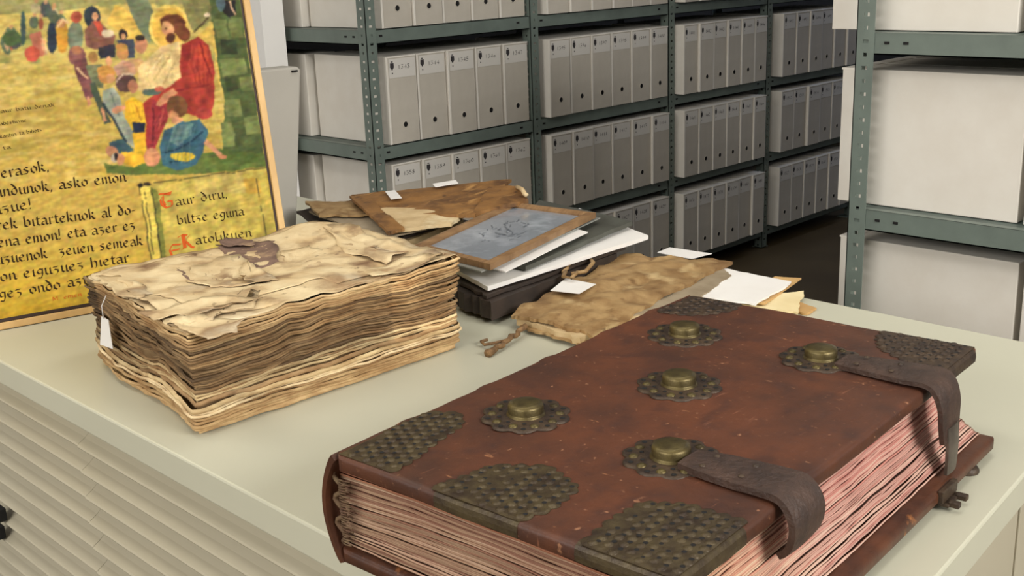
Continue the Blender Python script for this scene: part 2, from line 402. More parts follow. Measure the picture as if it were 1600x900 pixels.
for col, (ya, yb_) in enumerate(((ye(x0)+.004, 1.3235), (1.3255, 2.295))):
    for k in range(17):
        zt = TZ-.0375-k*pitch; zb = zt-pitch+.0026
        mb = MB(); off = 0.0015*col
        prof = [(x0+.044, zt), (x0+.036+off, zt-.0005), (x0+.034+off, zt-.004), (x0+.027+off, zt-.013), (x0+.015+off, zt-.023), (x0+.0050+off, zb+.004), (x0+.0035+off, zb+.002), (x0+.0045+off, zb), (x0+.044, zb)]
        n = len(prof)
        vs = [Vector((x, ya, z)) for x, z in prof]+[Vector((x, yb_, z)) for x, z in prof]
        mb.add(vs, [(i, (i+1) % n, n+(i+1) % n, n+i) for i in range(n)]+[tuple(range(n)), tuple(range(n, 2*n))])
        d = mb.build('drawer', M['drawer'], cab, origin=(x0, ya, zb))
        if col == 1 and k in (6, 7):
            p = at(3, 832 if k == 6 else 869, 0, x0)
            MB().box((x0-.006, p.y-.010, zt-.026), (x0+.008, p.y+.014, zt-.006)).build('label_holder', M['black'], d, bevel=.001, origin=(x0, p.y, zb))

# ------------------------------------------------------------------ warped sheets and slabs
def patch(c4, thick, nx=24, ny=18, jit=0.0, wr=0.0, ws=14.0, seed=0, jf=9.0, bulge=0.0, curl=None, step=0.0):
    """bilinear patch over four corners (p00,p10,p11,p01) with ragged edges and wrinkles, thickness downward"""
    p00, p10, p11, p01 = [Vector(p) for p in c4]
    top = []
    def warp(t, u, s_):   # jitter of the edge, fades inside
        return jit*(N(t*jf+seed, s_*3.1, seed*.7)+.6*N(t*jf*3.3+seed, s_*7.7, 2.2))
    for j in range(ny+1):
        v = j/ny
        for i in range(nx+1):
            u = i/nx
            p = p00*(1-u)*(1-v)+p10*u*(1-v)+p11*u*v+p01*(1-u)*v
            ex = (p10-p00)*(1-v)+(p11-p01)*v; ey = (p01-p00)*(1-u)+(p11-p10)*u
            ex.normalize(); ey.normalize()
            p = p + ey*(warp(u, 0, 1)*(1-v)**3+warp(u, 0, 2)*v**3)+ex*(warp(v, 0, 3)*(1-u)**3+warp(v, 0, 4)*u**3)
            z = wr*(N(p.x*ws, p.y*ws, seed)+.5*N(p.x*ws*2.3, p.y*ws*2.3, seed+5))
            z += bulge*math.sin(math.pi*u)*math.sin(math.pi*v)
            if curl: z += curl(u, v)
            top.append(p+Vector((0, 0, z)))
    W = nx+1; K = len(top)
    vs = top+[p-Vector((0, 0, thick)) for p in top]
    fs = []
    for j in range(ny):
        for i in range(nx):
            a = j*W+i; fs.append((a, a+1, a+W+1, a+W)); fs.append((K+a, K+a+W, K+a+W+1, K+a+1))
    for i in range(nx):
        fs.append((i, K+i, K+i+1, i+1)); a = ny*W+i; fs.append((a, a+1, K+a+1, K+a))
    for j in range(ny):
        a = j*W; fs.append((a, a+W, K+a+W, K+a)); a = j*W+nx; fs.append((a, K+a, K+a+W, a+W))
    return MB().add(vs, fs, 0, False)
def smooth_top(o, ang=40):
    me = o.data
    me.polygons.foreach_set('use_smooth', [True]*len(me.polygons))
    me.set_sharp_from_angle(angle=math.radians(ang))
    return o
def sheet(name, mtl, c4, thick, parent=None, **k):
    mb = patch(c4, thick, **k); org = sum((Vector(p) for p in c4), Vector())/4
    return smooth_top(mb.build(name, mtl, parent, origin=org))

M['parch'] = mat('parchment_tan', S(172, 142, 96), S(132, 100, 60), 0.65, scale=26, detail=8, bump=0.6, bscale=45, c3=S(118, 88, 54), c3scale=7, c3fac=(.52, .72), layers=((S(190, 164, 118), 22, .56, .7, (1, 1, 1)), (S(112, 82, 48), 55, .6, .75, (1, 1, 1))))
M['parch_light'] = mat('parchment_light', S(205, 182, 140), S(180, 152, 108), 0.75, scale=20, detail=6, bump=0.2, bscale=80, c3=S(228, 216, 180), c3scale=9, c3fac=(.55, .72))
M['parch_brown'] = mat('leather_ochre', S(150, 108, 58), S(108, 74, 40), 0.6, scale=18, detail=8, bump=0.5, bscale=40, c3=S(78, 52, 32), c3scale=9, c3fac=(.54, .72), layers=((S(172, 130, 76), 16, .58, .72, (1, 3, 1)), (S(72, 48, 30), 50, .6, .75, (1, 1, 1))))
M['greytan'] = mat('grey_tan_board', S(160, 146, 122), S(138, 122, 98), 0.8, scale=18, bump=0.2)
M['darkcover'] = mat('dark_cover', S(62, 50, 42), S(40, 34, 30), 0.6, scale=14, bump=0.3)
M['darkgrey'] = mat('dark_grey_board', S(86, 88, 80), S(70, 70, 62), 0.6, scale=14, bump=0.15)
M['white'] = mat('white_paper', S(238, 236, 232), S(232, 229, 224), 0.7, scale=8)
M['cream'] = mat('cream_paper', S(236, 222, 178), S(226, 206, 156), 0.75, scale=10)
M['orange'] = mat('buff_folder', S(206, 168, 110), S(190, 150, 95), 0.75, scale=10)

# ------------------------------------------------------------------ old unbound book (left)
ob = empty('old_book', (0.77, 1.25, TZ), 'thick worn book without covers, warped browned parchment leaves, white tag at left', 'book')
M['oldpage'] = mat('old_leaf_edges', S(218, 194, 150), S(172, 140, 98), 0.85, scale=30, detail=6, bump=0.35, bscale=110, stretch=(1, 1, 3.0), attr=True, c3=S(84, 62, 42), c3scale=9, c3fac=(.62, .80))
M['oldtop'] = mat('old_leaf_top', S(222, 203, 162), S(192, 164, 120), 0.85, scale=16, detail=8, bump=0.5, bscale=55, c3=S(138, 106, 74), c3scale=6.5, c3fac=(.49, .66),
    layers=((S(116, 86, 60), 17, .54, .70, (1, 1, 1)), (S(232, 218, 184), 9, .58, .74, (1, 1, 1)), (S(104, 78, 54), 60, .66, .76, (1, 1, 1))))
M['stain'] = mat('stained_leaf', S(128, 102, 88), S(104, 82, 70), 0.85, scale=40, detail=6, bump=0.3, c3=S(176, 148, 112), c3scale=16, c3fac=(.58, .7))
H0 = 0.122
corners = [(.572, 1.079), (.962, 1.071), (.990, 1.335), (.960, 1.385), (.640, 1.418), (.611, 1.392)]
def ring(n_per=None):
    """closed outline, near-bottom corner first, going along the right-hand face; returns points with outward normals"""
    P = corners; pts = []
    segs = [(0, 1, 90), (1, 2, 50), (2, 3, 8), (3, 4, 50), (4, 5, 8), (5, 0, 80)]
    for a, b, n in segs:
        A, B = Vector(P[a]), Vector(P[b]); d = (B-A); nrm = Vector((d.y, -d.x)).normalized()
        for i in range(n): pts.append((A+d*i/n, nrm, a, i/n))
    # smooth the corners
    n = len(pts)
    for _ in range(3):
        pts = [((pts[i-1][0]+pts[i][0]*2+pts[(i+1) % n][0])/4, (pts[i-1][1]+pts[i][1]+pts[(i+1) % n][1]).normalized(), pts[i][2], pts[i][3]) for i in range(n)]
    return pts
RG = ring(); NR = len(RG)
def ob_top(x, y):
    """height of the top leaf: sags in the middle, curls at the far right"""
    u = (x-.58)/.40; v = (y-1.07)/.33
    z = H0 + .0035*N(x*9, y*9, 1.5) + .0022*N(x*28, y*28, 4) + .0022*(.5-abs(N(x*20, y*26, 9))*2) + .0007*N(x*80, y*80, 2) - .006*math.exp(-((u-.42)**2/.05+(v-.55)**2/.06))
    z += .010*math.exp(-((u-.92)**2/.02+(v-.85)**2/.08)) - .004*max(0, v-.5) + .005*math.exp(-((u-.95)**2/.01+(v-.05)**2/.03))
    return z
NL = 40
hs = [0.0]; rr = random.Random(3); types = []
for k in range(NL):
    s = k/NL
    th = 1.0
    if s < .02: th = 2.2
    elif s < .18: th = rr.uniform(.8, 1.6)
    elif s < .24: th = 1.9
    else: th = rr.uniform(.55, 1.1)
    hs.append(hs[-1]+th)
hs = [h/hs[-1] for h in hs]
def ob_layer_off(s, k, i):
    p, nr, a, tt = RG[i]
    x, y = p
    off = .0050*N(k*.9, x*7, y*7)+.0034*N(k*2.3+9, x*30, y*30)+.0016*N(k*5.1, x*90, y*90)
    if s < .20: off += .000-.010*max(0, (.10-s)/.10)**2
    if .20 <= s < .27: off += .0035+.0018*N(x*12, y*12, 4)
    if s > .27: off += +.001-.0045*math.exp(-((s-.50)/.15)**2)
    if s > .86: off += .003+.004*N(k*3.1, x*12, y*12)
    cn = math.exp(-(((x-.575)**2+(y-1.08)**2)/.004)); off += cn*(.003*math.sin(s*9+.5)-.002)
    # bulging wave near the lower left on the drawer-side face
    if a == 5: off += .004*math.sin(tt*7+s*3)-.002
    if a == 0: off += .005*math.sin(tt*math.pi)*(.5-s)
    return off
mb = MB()
for k in range(NL):
    s0, s1 = hs[k], hs[k+1]; sm = (s0+s1)/2; g = (s1-s0)
    band = .20 <= sm < .245
    if sm < .18: base = rr.choice([(.92, .84, .74), (.8, .72, .62), (.95, .9, .8), (.7, .6, .5)])
    elif band: base = (1.22, 1.28, 1.38)
    elif sm < .42: base = rr.choice([(1.0, .95, .85), (.85, .76, .66), (.6, .5, .42), (1.0, 1.0, .95)])
    elif sm < .84: base = rr.choice([(.38, .32, .27), (.28, .23, .20), (.48, .40, .33), (.66, .56, .46)])
    else: base = rr.choice([(.95, .88, .78), (.8, .7, .6), (1.0, .95, .88)])
    rows = []; cols = []
    for (ss, inn) in ((s0+.02*g, .004), (s0+.18*g, .0), (s1-.18*g, .0), (s1-.02*g, .004)):
        row = []
        for i, (p, nr, a, tt) in enumerate(RG):
            off = ob_layer_off(sm, k, i)-inn*(.6+.4*N(k*3.3, i*.05))
            q = p+nr*off
            zt = ob_top(q.x, q.y)
            wv = .0075*N(q.x*7, q.y*7, sm*1.5)*math.sin(math.pi*sm)+.0034*N(q.x*26, q.y*26, k*.30)*math.sin(math.pi*min(1, sm*1.2))+(.006*math.sin(tt*8+1.5)*math.sin(math.pi*sm) if a == 5 else 0)
            # layers dip towards the near corner
            dip = -.003*math.exp(-(((q.x-.575)**2+(q.y-1.08)**2)/.006))*math.sin(math.pi*sm)
            z = TZ+.0008+ss*zt+(wv+dip)
            row.append(Vector((q.x, q.y, max(z, TZ+.0008))))
            # real soiling of the edges: dark grime around the near corner and left end of each face
            d = 1.0
            grime = N(q.x*6, q.y*6, sm*5+2)+.5*N(q.x*18, q.y*18, sm*12)
            if band: d = 1.0
            elif .3 < sm < .9: d *= 1-.35*max(0, min(1, grime*2+.35))
            else: d *= 1-.15*max(0, min(1, grime*2))
            if a in (4,) or (a == 5 and tt < .10): d *= .45 if sm > .3 else .85
            if a == 0 and tt > .72 and sm > .27: d *= 1.35
            cols.append((base[0]*d, base[1]*d, base[2]*d))
        rows.append(row)
    vs = [v for r_ in rows for v in r_]
    fs = []
    for j in range(3):
        for i in range(NR):
            fs.append((j*NR+i, j*NR+(i+1) % NR, (j+1)*NR+(i+1) % NR, (j+1)*NR+i))
    mb.add(vs, fs, 0, True, cols)
# closing bottom
mb.build('leaf_block', M['oldpage'], ob, origin=(0.77, 1.25, TZ), colors=True, recalc=False)
# inner core that closes the grooves
mb = MB(); vs = []
for ss in (0.003, .985):
    for (p, nr, a, tt) in RG:
        q = p-nr*.011; vs.append(Vector((q.x, q.y, TZ+.001+ss*ob_top(q.x, q.y)*.99)))
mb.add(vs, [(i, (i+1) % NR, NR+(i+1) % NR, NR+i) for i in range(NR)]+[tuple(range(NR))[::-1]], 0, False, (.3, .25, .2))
mb.build('text_block_core', M['oldpage'], ob, origin=(0.77, 1.25, TZ), colors=True)
# the upper leaves as full surfaces, each a little smaller and ragged
def leaf_surface(name, mtl, shrink, dz, seed, jit=.006, cut=None, ncirc=NR, nrad=26, curl=.0):
    cx, cy = .785, 1.235; vs = []; mbx = MB()
    vs.append(Vector((cx, cy, TZ+ob_top(cx, cy)+dz)))
    for r_ in range(1, nrad+1):
        f = r_/nrad
        for i, (p, nr, a, tt) in enumerate(RG):
            off = -shrink+jit*(N(p.x*14+seed, p.y*14, seed)+.5*N(p.x*45, p.y*45+seed, 3))
            if cut: off += cut(p, a, tt)
            e = p+nr*off
            q = Vector((cx, cy)).lerp(e, f)
            z = TZ+ob_top(q.x, q.y)+dz+curl*max(0, f-.85)/.15*max(0, N(p.x*7, p.y*7, seed+8))*2
            vs.append(Vector((q.x, q.y, z)))
    fs = [(0, 1+i, 1+(i+1) % NR) for i in range(NR)]
    for r_ in range(nrad-1):
        o_ = 1+r_*NR
        fs += [(o_+i, o_+NR+i, o_+NR+(i+1) % NR, o_+(i+1) % NR) for i in range(NR)]
    # thin rim down
    o_ = 1+(nrad-1)*NR; K = len(vs)
    for i in range(NR): vs.append(vs[o_+i]-Vector((0, 0, .0012)))
    fs += [(o_+i, K+i, K+(i+1) % NR, o_+(i+1) % NR) for i in range(NR)]
    mbx.add(vs, fs, 0, True)
    return mbx.build(name, mtl, ob, origin=(0.77, 1.25, TZ))
leaf_surface('leaf', M['oldtop'], .000, .0006, 2, .006, curl=.003)
leaf_surface('leaf', M['oldtop'], .006, .0030, 5, .010, cut=lambda p, a, tt: (-.018*max(0, math.sin(tt*9)) if a == 0 else 0), curl=.004)
leaf_surface('leaf', M['oldtop'], .022, .0052, 9, .014, cut=lambda p, a, tt: (-.03 if a == 0 and .25 < tt < .55 else (-.012 if a == 5 and tt > .5 else 0)), curl=.005)
HT = H0+.007
def scrap(name, mtl, px_pts, dz, seed, th=.0010, curl=.004):
    """small torn piece: outline from points on the top of the block, with a lifted edge"""
    P = [at(x, y, 2, TZ+H0+.004) for x, y in px_pts]; n = len(P)
    c = sum(P, Vector())/n
    out = []
    for i in range(n):
        a, b = P[i], P[(i+1) % n]
        for k in range(10):
            q = a.lerp(b, k/10); d = (b-a).normalized(); q += Vector((d.y, -d.x, 0))*(.0060*N(q.x*60+seed, q.y*60, k*.1)+.0035*N(q.x*190+seed, q.y*190, k*.1))
            out.append(q)
    vs = []; m_ = len(out); R_ = 5
    for r_ in range(1, R_+1):
        for i, q in enumerate(out):
            s = c.lerp(q, r_/R_)
            z = TZ+ob_top(s.x, s.y)+dz*.75+.0012*N(s.x*70, s.y*70, seed)+(curl*.6*(r_/R_)**3*max(0, N(q.x*16+seed, q.y*16, 6)+.25)*2)
            vs.append(Vector((s.x, s.y, z)))
    fs = [tuple(range(m_))]
    for r_ in range(R_-1): fs += [(r_*m_+i, (r_+1)*m_+i, (r_+1)*m_+(i+1) % m_, r_*m_+(i+1) % m_) for i in range(m_)]
    K = len(vs)
    for i in range(m_): vs.append(vs[(R_-1)*m_+i]-Vector((0, 0, th)))
    fs += [((R_-1)*m_+i, K+i, K+(i+1) % m_, (R_-1)*m_+(i+1) % m_) for i in range(m_)]
    return MB().add(vs, fs, 0, True).build(name, mtl, ob, origin=c)
scrap('torn_leaf', M['oldtop'], [(150, 434), (190, 430), (240, 462), (214, 474), (180, 466)], .0072, 3)
scrap('torn_leaf', M['oldtop'], [(300, 418), (372, 395), (432, 440), (408, 448), (330, 450), (290, 440)], .0066, 5, curl=.006)
scrap('torn_leaf', M['oldtop'], [(372, 418), (388, 407), (436, 442), (380, 441)], .0095, 8, curl=.006)
scrap('torn_leaf', M['oldtop'], [(215, 492), (330, 470), (410, 466), (300, 498), (250, 500)], .0072, 11, curl=.006)
scrap('stained_leaf', M['stain'], [(338, 384), (376, 377), (430, 378), (436, 405), (400, 416), (356, 398)], .0072, 14, curl=.003)
scrap('stained_leaf', M['stain'], [(272, 418), (300, 405), (318, 420), (340, 440), (296, 436)], .0062, 17, curl=.002)
scrap('torn_leaf', M['oldtop'], [(440, 392), (480, 386), (525, 398), (510, 414), (455, 416)], .0062, 21, curl=.003)
scrap('torn_leaf', M['oldtop'], [(505, 362), (560, 366), (590, 392), (640, 398), (600, 412), (540, 398)], .0072, 24, curl=.006)
scrap('torn_leaf', M['oldtop'], [(560, 420), (640, 405), (690, 404), (640, 424), (580, 436)], .0066, 27, curl=.006)
scrap('torn_leaf', M['oldtop'], [(255, 505), (320, 495), (390, 500), (370, 516), (322, 524), (280, 512)], .0040, 29, curl=.010)
scrap('stained_leaf', M['stain'], [(342, 380), (352, 374), (392, 378), (398, 384), (360, 388)], .0110, 31, curl=.006)
# white paper tag on a string, hanging on the drawer-side face
tg = Vector((.594-.006, 1.352, TZ+.060)); 
def side_pt(px, py): return at(px, py, 0, .592)
tl, tr, br, bl = side_pt(159, 494), side_pt(170, 500), side_pt(177, 545), side_pt(157, 538)
tm = (side_pt(163, 488)+tl)/2
mb = MB(); vs = [tl, tr, br, bl]; off = Vector((-.0008, -.0004, 0))
mb.add([v for v in (tl, tr, br, bl)]+[v+off for v in (tl, tr, br, bl)], [(0,1,2,3), (7,6,5,4), (0,4,5,1), (1,5,6,2), (2,6,7,3), (3,7,4,0)])
tagp = mb.build('paper_tag', M['white'], ob, origin=tl); tagp['label'] = 'small white paper tag'
MB().tube([side_pt(161, 463)+Vector((.004, 0, 0)), side_pt(159, 478), side_pt(163, 497)+off*2], .0007, 6).build('string', M['white'], tagp, origin=tl)

# ------------------------------------------------------------------ big leather-bound choir book
TH = math.radians(4.3)
BO = Vector((.505, .735, TZ))
EU = Vector((math.cos(TH), math.sin(TH), 0)); EV = Vector((math.sin(TH), -math.cos(TH), 0)); EW = Vector((0, 0, 1))
def bk(u, v, z): return BO+EU*u+EV*v+EW*z
BL, BW, BT = .556, .341, .107          # length, width, height of the top face
book = empty('choir_book', BO, 'huge brown leather book with brass bosses, corner plates and two clasp straps', 'book')
M['leather'] = mat('book_leather', S(86, 49, 31), S(62, 38, 29), 0.5, scale=13, detail=8, bump=0.35, bscale=90, c3=S(108, 60, 36), c3scale=5, c3fac=(.5, .75),
    layers=((S(60, 37, 31), 38, .50, .85, (1, 1, 1)), (S(126, 80, 58), 30, .68, .76, (1, 6, 1)), (S(146, 102, 74), 150, .65, .74, (1, 1, 1)), (S(138, 92, 62), 60, .69, .74, (3, 1, 1))))
M['leather_edge'] = mat('worn_leather_edge', S(92, 54, 34), S(58, 34, 25), 0.42, scale=22, detail=8, bump=0.3, bscale=80, c3=S(156, 100, 56), c3scale=40, c3fac=(.64, .74))
M['brass'] = mat('old_brass', S(106, 94, 58), S(70, 60, 40), 0.42, 0.65, scale=50, bump=0.3, bscale=160)
M['brassdark'] = mat('dark_brass', S(80, 64, 48), S(50, 39, 33), 0.5, 0.25, scale=70, bump=0.5, bscale=200)
M['strap'] = mat('strap_leather', S(76, 56, 46), S(54, 40, 34), 0.5, scale=50, bump=0.9, bscale=190, detail=6)
M['steel'] = mat('clasp_metal', S(122, 114, 104), S(90, 82, 74), 0.42, 0.6, scale=40)
M['forepage'] = mat('fore_edge', S(208, 174, 160), S(190, 150, 138), 0.85, scale=14, bump=0.2, bscale=120, attr=True)
def spine_edge(u):   # the raised bands make the spine joint uneven
    e = 0.0
    for c_ in (.085, .19, .285, .385, .475): e += .0050*math.exp(-((u-c_)/.014)**2)
    return e+.0016*N(u*30, 2)
def cover_z(u, v):
    return BT+.0018*N(u*8, v*8, 3)+.0006*N(u*30, v*30, 5)
BTH = .0145
def board(zfun, thick, u0, u1, v0, v1, nu, nv, rnd_=.010, edge=.0042, vfun=None):
    """slab with rounded plan corners and softened edges; thickness downward"""
    def axis(a, b, n):
        e_ = [0, .0004, .0011, .0020, .0032, .0048, .0070]
        m_ = [a+e for e in e_]+[a+.0070+(b-a-.0140)*(k+1)/n for k in range(n-1)]+[b-e for e in e_[::-1]]
        return m_
    UA = axis(u0, u1, nu); VA = axis(v0, v1, nv); nu = len(UA)-1; nv = len(VA)-1
    vs = []; W = nu+1
    def plan(i, j):
        u = UA[i]; v = VA[j]
        cu = max(0, rnd_-min(u-u0, u1-u)); cv = max(0, rnd_-min(v-v0, v1-v))
        if cu > 0 and cv > 0:
            d = math.hypot(cu, cv)
            if d > rnd_:
                k = rnd_/d; u = u+(1 if u-u0 < rnd_ else -1)*cu*(1-k); v = v+(1 if v-v0 < rnd_ else -1)*cv*(1-k)
        if vfun: v += vfun(u)*(1-min(1, (v-v0)/.03))
        return u, v
    for layer in (0, 1):
        for j in range(nv+1):
            for i in range(nu+1):
                u, v = plan(i, j)
                e = min(u-u0, u1-u, v1-v)
                dz = -edge*(1-math.sqrt(max(0, 1-(1-min(1, max(0, e)/.0055))**2)))
                z = zfun(u, v)
                vs.append(bk(u, v, z+dz if layer == 0 else z-thick-dz*.6))
    K = (nu+1)*(nv+1); fs = []
    for j in range(nv):
        for i in range(nu):
            a = j*W+i; fs.append((a, a+1, a+W+1, a+W)); fs.append((K+a, K+a+W, K+a+W+1, K+a+1))
    for i in range(nu):
        fs.append((i, K+i, K+i+1, i+1)); a = nv*W+i; fs.append((a, a+1, K+a+1, K+a))
    for j in range(nv):
        a = j*W; fs.append((a, a+W, K+a+W, K+a)); a = j*W+nu; fs.append((a, K+a, K+a+W, a+W))
    return MB().add(vs, fs, 0, True)
def sharp(o, a=50): return smooth_top(o, a)
fc = sharp(board(cover_z, BTH, 0, BL, .006, BW, 110, 70, vfun=lambda u: -spine_edge(u)).build('front_cover', M['leather'], book, origin=BO))
bc = sharp(board(lambda u, v: .019+.0008*N(u*9, v*9), .0125, 0, BL-.004, .002, BW+.026, 80, 40).build('back_cover', M['leather_edge'], book, origin=BO))
# spine: curved leather from the top joint round to the bottom board
nu = 120; prof = []
for k in range(25):
    a = k/24; ang = math.pi*(.5+a)
    prof.append((.004-.017*math.sin(math.pi*a)**.8, (BT-.0005)*(1-a)+.006*a, a))
vs = []; W = len(prof)
for inner in (0, 1):
    for i in range(nu+1):
        u = -.001+(BL+.002)*i/nu
        for (v, z, a) in prof:
            b_ = spine_edge(u)*math.sin(math.pi*min(1, a*1.1+.12))*1.1
            zz = z + (cover_z(u, .006)-BT)*(1-a)
            if inner: vs.append(bk(u, v-b_+.0045, zz-.004*(1-a)+.002*a))
            else: vs.append(bk(u, v-b_, zz))
fs = []; K = (nu+1)*W
for i in range(nu):
    for j in range(W-1):
        a = i*W+j; fs.append((a, a+W, a+W+1, a+1)); fs.append((K+a, K+a+1, K+a+W+1, K+a+W))
for j in range(W-1): fs.append((j, j+1, K+j+1, K+j)); a = nu*W+j; fs.append((a, K+a, K+a+1, a+1))
for i in range(nu):
    a = i*W; fs.append((a, K+a, K+a+W, a+W)); a = i*W+W-1; fs.append((a, a+W, K+a+W, K+a))
sharp(MB().add(vs, fs, 0, True).build('spine', M['leather_edge'], book, origin=BO))
# page block: many wavy gatherings
Z0, Z1 = .0195, BT-BTH-.0008
NP = 58
def page_outline(s):
    """v-extent of the leaves at relative height s, and inset of head / tail"""
    vfe = .329-.006*math.sin(math.pi*s)+(.024*(1-s)**1.4)
    uh = .012+.004*math.sin(math.pi*s)-(.004*(1-s))
    ut = BL-.022-.014*math.sin(math.pi*min(1, s*1.1))+(.012*(1-s)**2)
    vs_ = -.004-.004*math.sin(math.pi*s)
    return vfe, uh, ut, vs_
def page_ring(s):
    vfe, uh, ut, v0_ = page_outline(s)
    out = []
    for i in range(70): out.append((uh, v0_+(vfe-v0_)*i/70, 'h'))
    for i in range(120): out.append((uh+(ut-uh)*i/120, vfe, 'f'))
    for i in range(40): out.append((ut, vfe+(v0_-vfe)*i/40, 't'))
    for i in range(30): out.append((ut+(uh-ut)*i/30, v0_, 's'))
    return out
mb = MB(); rr = random.Random(11); NPR = 260
red = 0
hcum = [0]
for k in range(NP): hcum.append(hcum[-1]+rr.uniform(.6, 1.5))
hcum = [h/hcum[-1] for h in hcum]
def pz(s, u, v):
    zt = Z1+(cover_z(u, v)-BT); z = Z0+s*(zt-Z0)
    bend = math.sin(math.pi*s)
    z += bend*(.0035*N(u*11, v*8, s*1.2)+.0014*N(u*34, v*26, s*4))
    # leaves arch up towards the middle of the head, as in a book opened many times
    z += bend*.006*math.sin(math.pi*min(1, max(0, v/.33)))-bend*.002
    return z
for k in range(NP):
    s0, s1 = hcum[k], hcum[k+1]; sm = (s0+s1)/2; g = s1-s0
    tone = rr.uniform(.85, 1.14); rd = rr.random()
    rg = page_ring(sm); vs = []; cols = []
    o1 = rr.uniform(-.0012, .0012)
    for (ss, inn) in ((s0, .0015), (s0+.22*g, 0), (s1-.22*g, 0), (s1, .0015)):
        for i, (u, v, side) in enumerate(rg):
            off = o1+.0010*N(k*1.7, u*40, v*40)-inn*(.75+.5*N(k*4.4, i*.07))
            uu, vv = u, v
            if side == 'h' or side == 't':
                uu = u-off if side == 'h' else u+off
            if side in 'fs': vv = v+off if side == 'f' else v-off
            vs.append(bk(uu, vv, pz(ss, uu, vv)))
            if side == 'f':
                c_ = (1.02*tone, .92*tone, .90*tone) if rd < .62 else ((.98*tone, .70*tone, .68*tone) if rd < .85 else (1.15, 1.2, 1.15))
                lf = max(0, 1-u/.22); c_ = (c_[0]*(1-.05*lf), c_[1]*(1-.02*lf)+.06*lf, c_[2]*(1-.25*lf))
            else:
                c_ = (.66*tone, .66*tone, .50*tone) if rd < .60 else ((.52*tone, .42*tone, .32*tone) if rd < .82 else (.90, .95, .78))
                if side == 'h' and sm > .86: c_ = (c_[0]*.95, c_[1]*.65, c_[2]*.55)
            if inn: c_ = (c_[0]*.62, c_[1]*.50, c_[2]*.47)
            cols.append(c_)
    fs = []
    for j in range(3):
        for i in range(NPR): fs.append((j*NPR+i, j*NPR+(i+1) % NPR, (j+1)*NPR+(i+1) % NPR, (j+1)*NPR+i))
    mb.add(vs, fs, 0, True, cols)
mb.build('page_block', M['forepage'], book, origin=BO, colors=True, recalc=False)
mb = MB(); vs = []
for ss in (0.0, 1.0):
    for (u, v, side) in page_ring(.5):
        cu, cv = .26, .16; uu = cu+(u-cu)*.975; vv = cv+(v-cv)*.965
        vs.append(bk(uu, vv, Z0+.001+ss*(Z1-Z0-.003)))
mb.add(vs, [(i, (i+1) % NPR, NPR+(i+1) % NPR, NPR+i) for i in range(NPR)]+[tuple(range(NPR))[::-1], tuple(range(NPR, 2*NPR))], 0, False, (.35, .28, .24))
mb.build('text_block_core', M['forepage'], book, origin=BO, colors=True)
# head band: wound yarn down the spine end of the leaves
M['yarn'] = mat('headband_yarn', S(120, 100, 72), S(92, 62, 46), 0.8, scale=90, bump=.4)
pts = [bk(.006, .002+.006*math.sin(a*.9), Z0+.004+(Z1-Z0-.008)*a/20) for a in range(21)]
mb = MB().tube(pts, .0022, 10)
for k in range(26):
    p = bk(.0035, .005+.006*N(k, 1), Z0+.004+(Z1-Z0-.010)*k/26); q = p+EV*(.006+.010*rr.random())+EW*(.002*rr.random()); mb.tube([p, (p+q)/2+EU*(-.001), q], .0007, 6)
mb.build('headband', M['yarn'], book, origin=BO)

# metalwork on the cover
def ctop(u, v, dz=0.0): return bk(u, v, cover_z(u, v)+dz)
def frame_at(u, v, dz=0.0, rot=0.0):
    p = ctop(u, v, dz)
    Mx = Matrix([[EU.x, EV.x, 0, p.x], [EU.y, EV.y, 0, p.y], [0, 0, 1, p.z], [0, 0, 0, 1]])
    return Mx @ Matrix.Rotation(rot, 4, 'Z')
def boss(u, v, tail=False):
    Mx = frame_at(u, v, 0.0)
    knob = MB().lathe([(.0178, .0010), (.0172, .0034), (.0160, .0040), (.0158, .0050), (.0160, .0100), (.0150, .0125), (.0110, .0136), (.003, .0140)], 28, Mx)
    b = knob.build('boss', M['brass'], book, origin=ctop(u, v))
    mb = MB()
    n = 72
    pl = lambda i, a: 1+.10*abs(math.cos(5*a))
    mb.lathe([(.0365, .0002), (.0365, .0016), (.0340, .0022), (.0225, .0026), (.020, .0026)], n, Mx, 0, fr=lambda i, a: (.94+.17*abs(math.cos(5*a))**.7 if i < 3 else 1))
    for k in range(10):
        a = 2*math.pi*(k+.5)/10
        X = Mx @ Matrix.Translation((.0300*math.cos(a), .0300*math.sin(a), .0022))
        mb.lathe([(.0042, .0), (.0037, .0009), (.0024, .0018), (.001, .0021)], 10, X, 2)
        X = Mx @ Matrix.Translation((.0345*math.cos(a+.31), .0345*math.sin(a+.31), .0026))
        mb.lathe([(.0024, .0), (.001, .0004)], 8, X, 1)
        X = Mx @ Matrix.Translation((.0245*math.cos(a+.31), .0245*math.sin(a+.31), .0030))
        mb.lathe([(.0019, .0), (.001, .0004)], 8, X, 1)
    mb.build('rosette', [M['brassdark'], M['black'], M['brass']], b, origin=ctop(u, v))
    return b
for (u, v) in ((.157, .084), (.425, .080), (.437, .229), (.296, .155), (.158, .235)): boss(u, v)
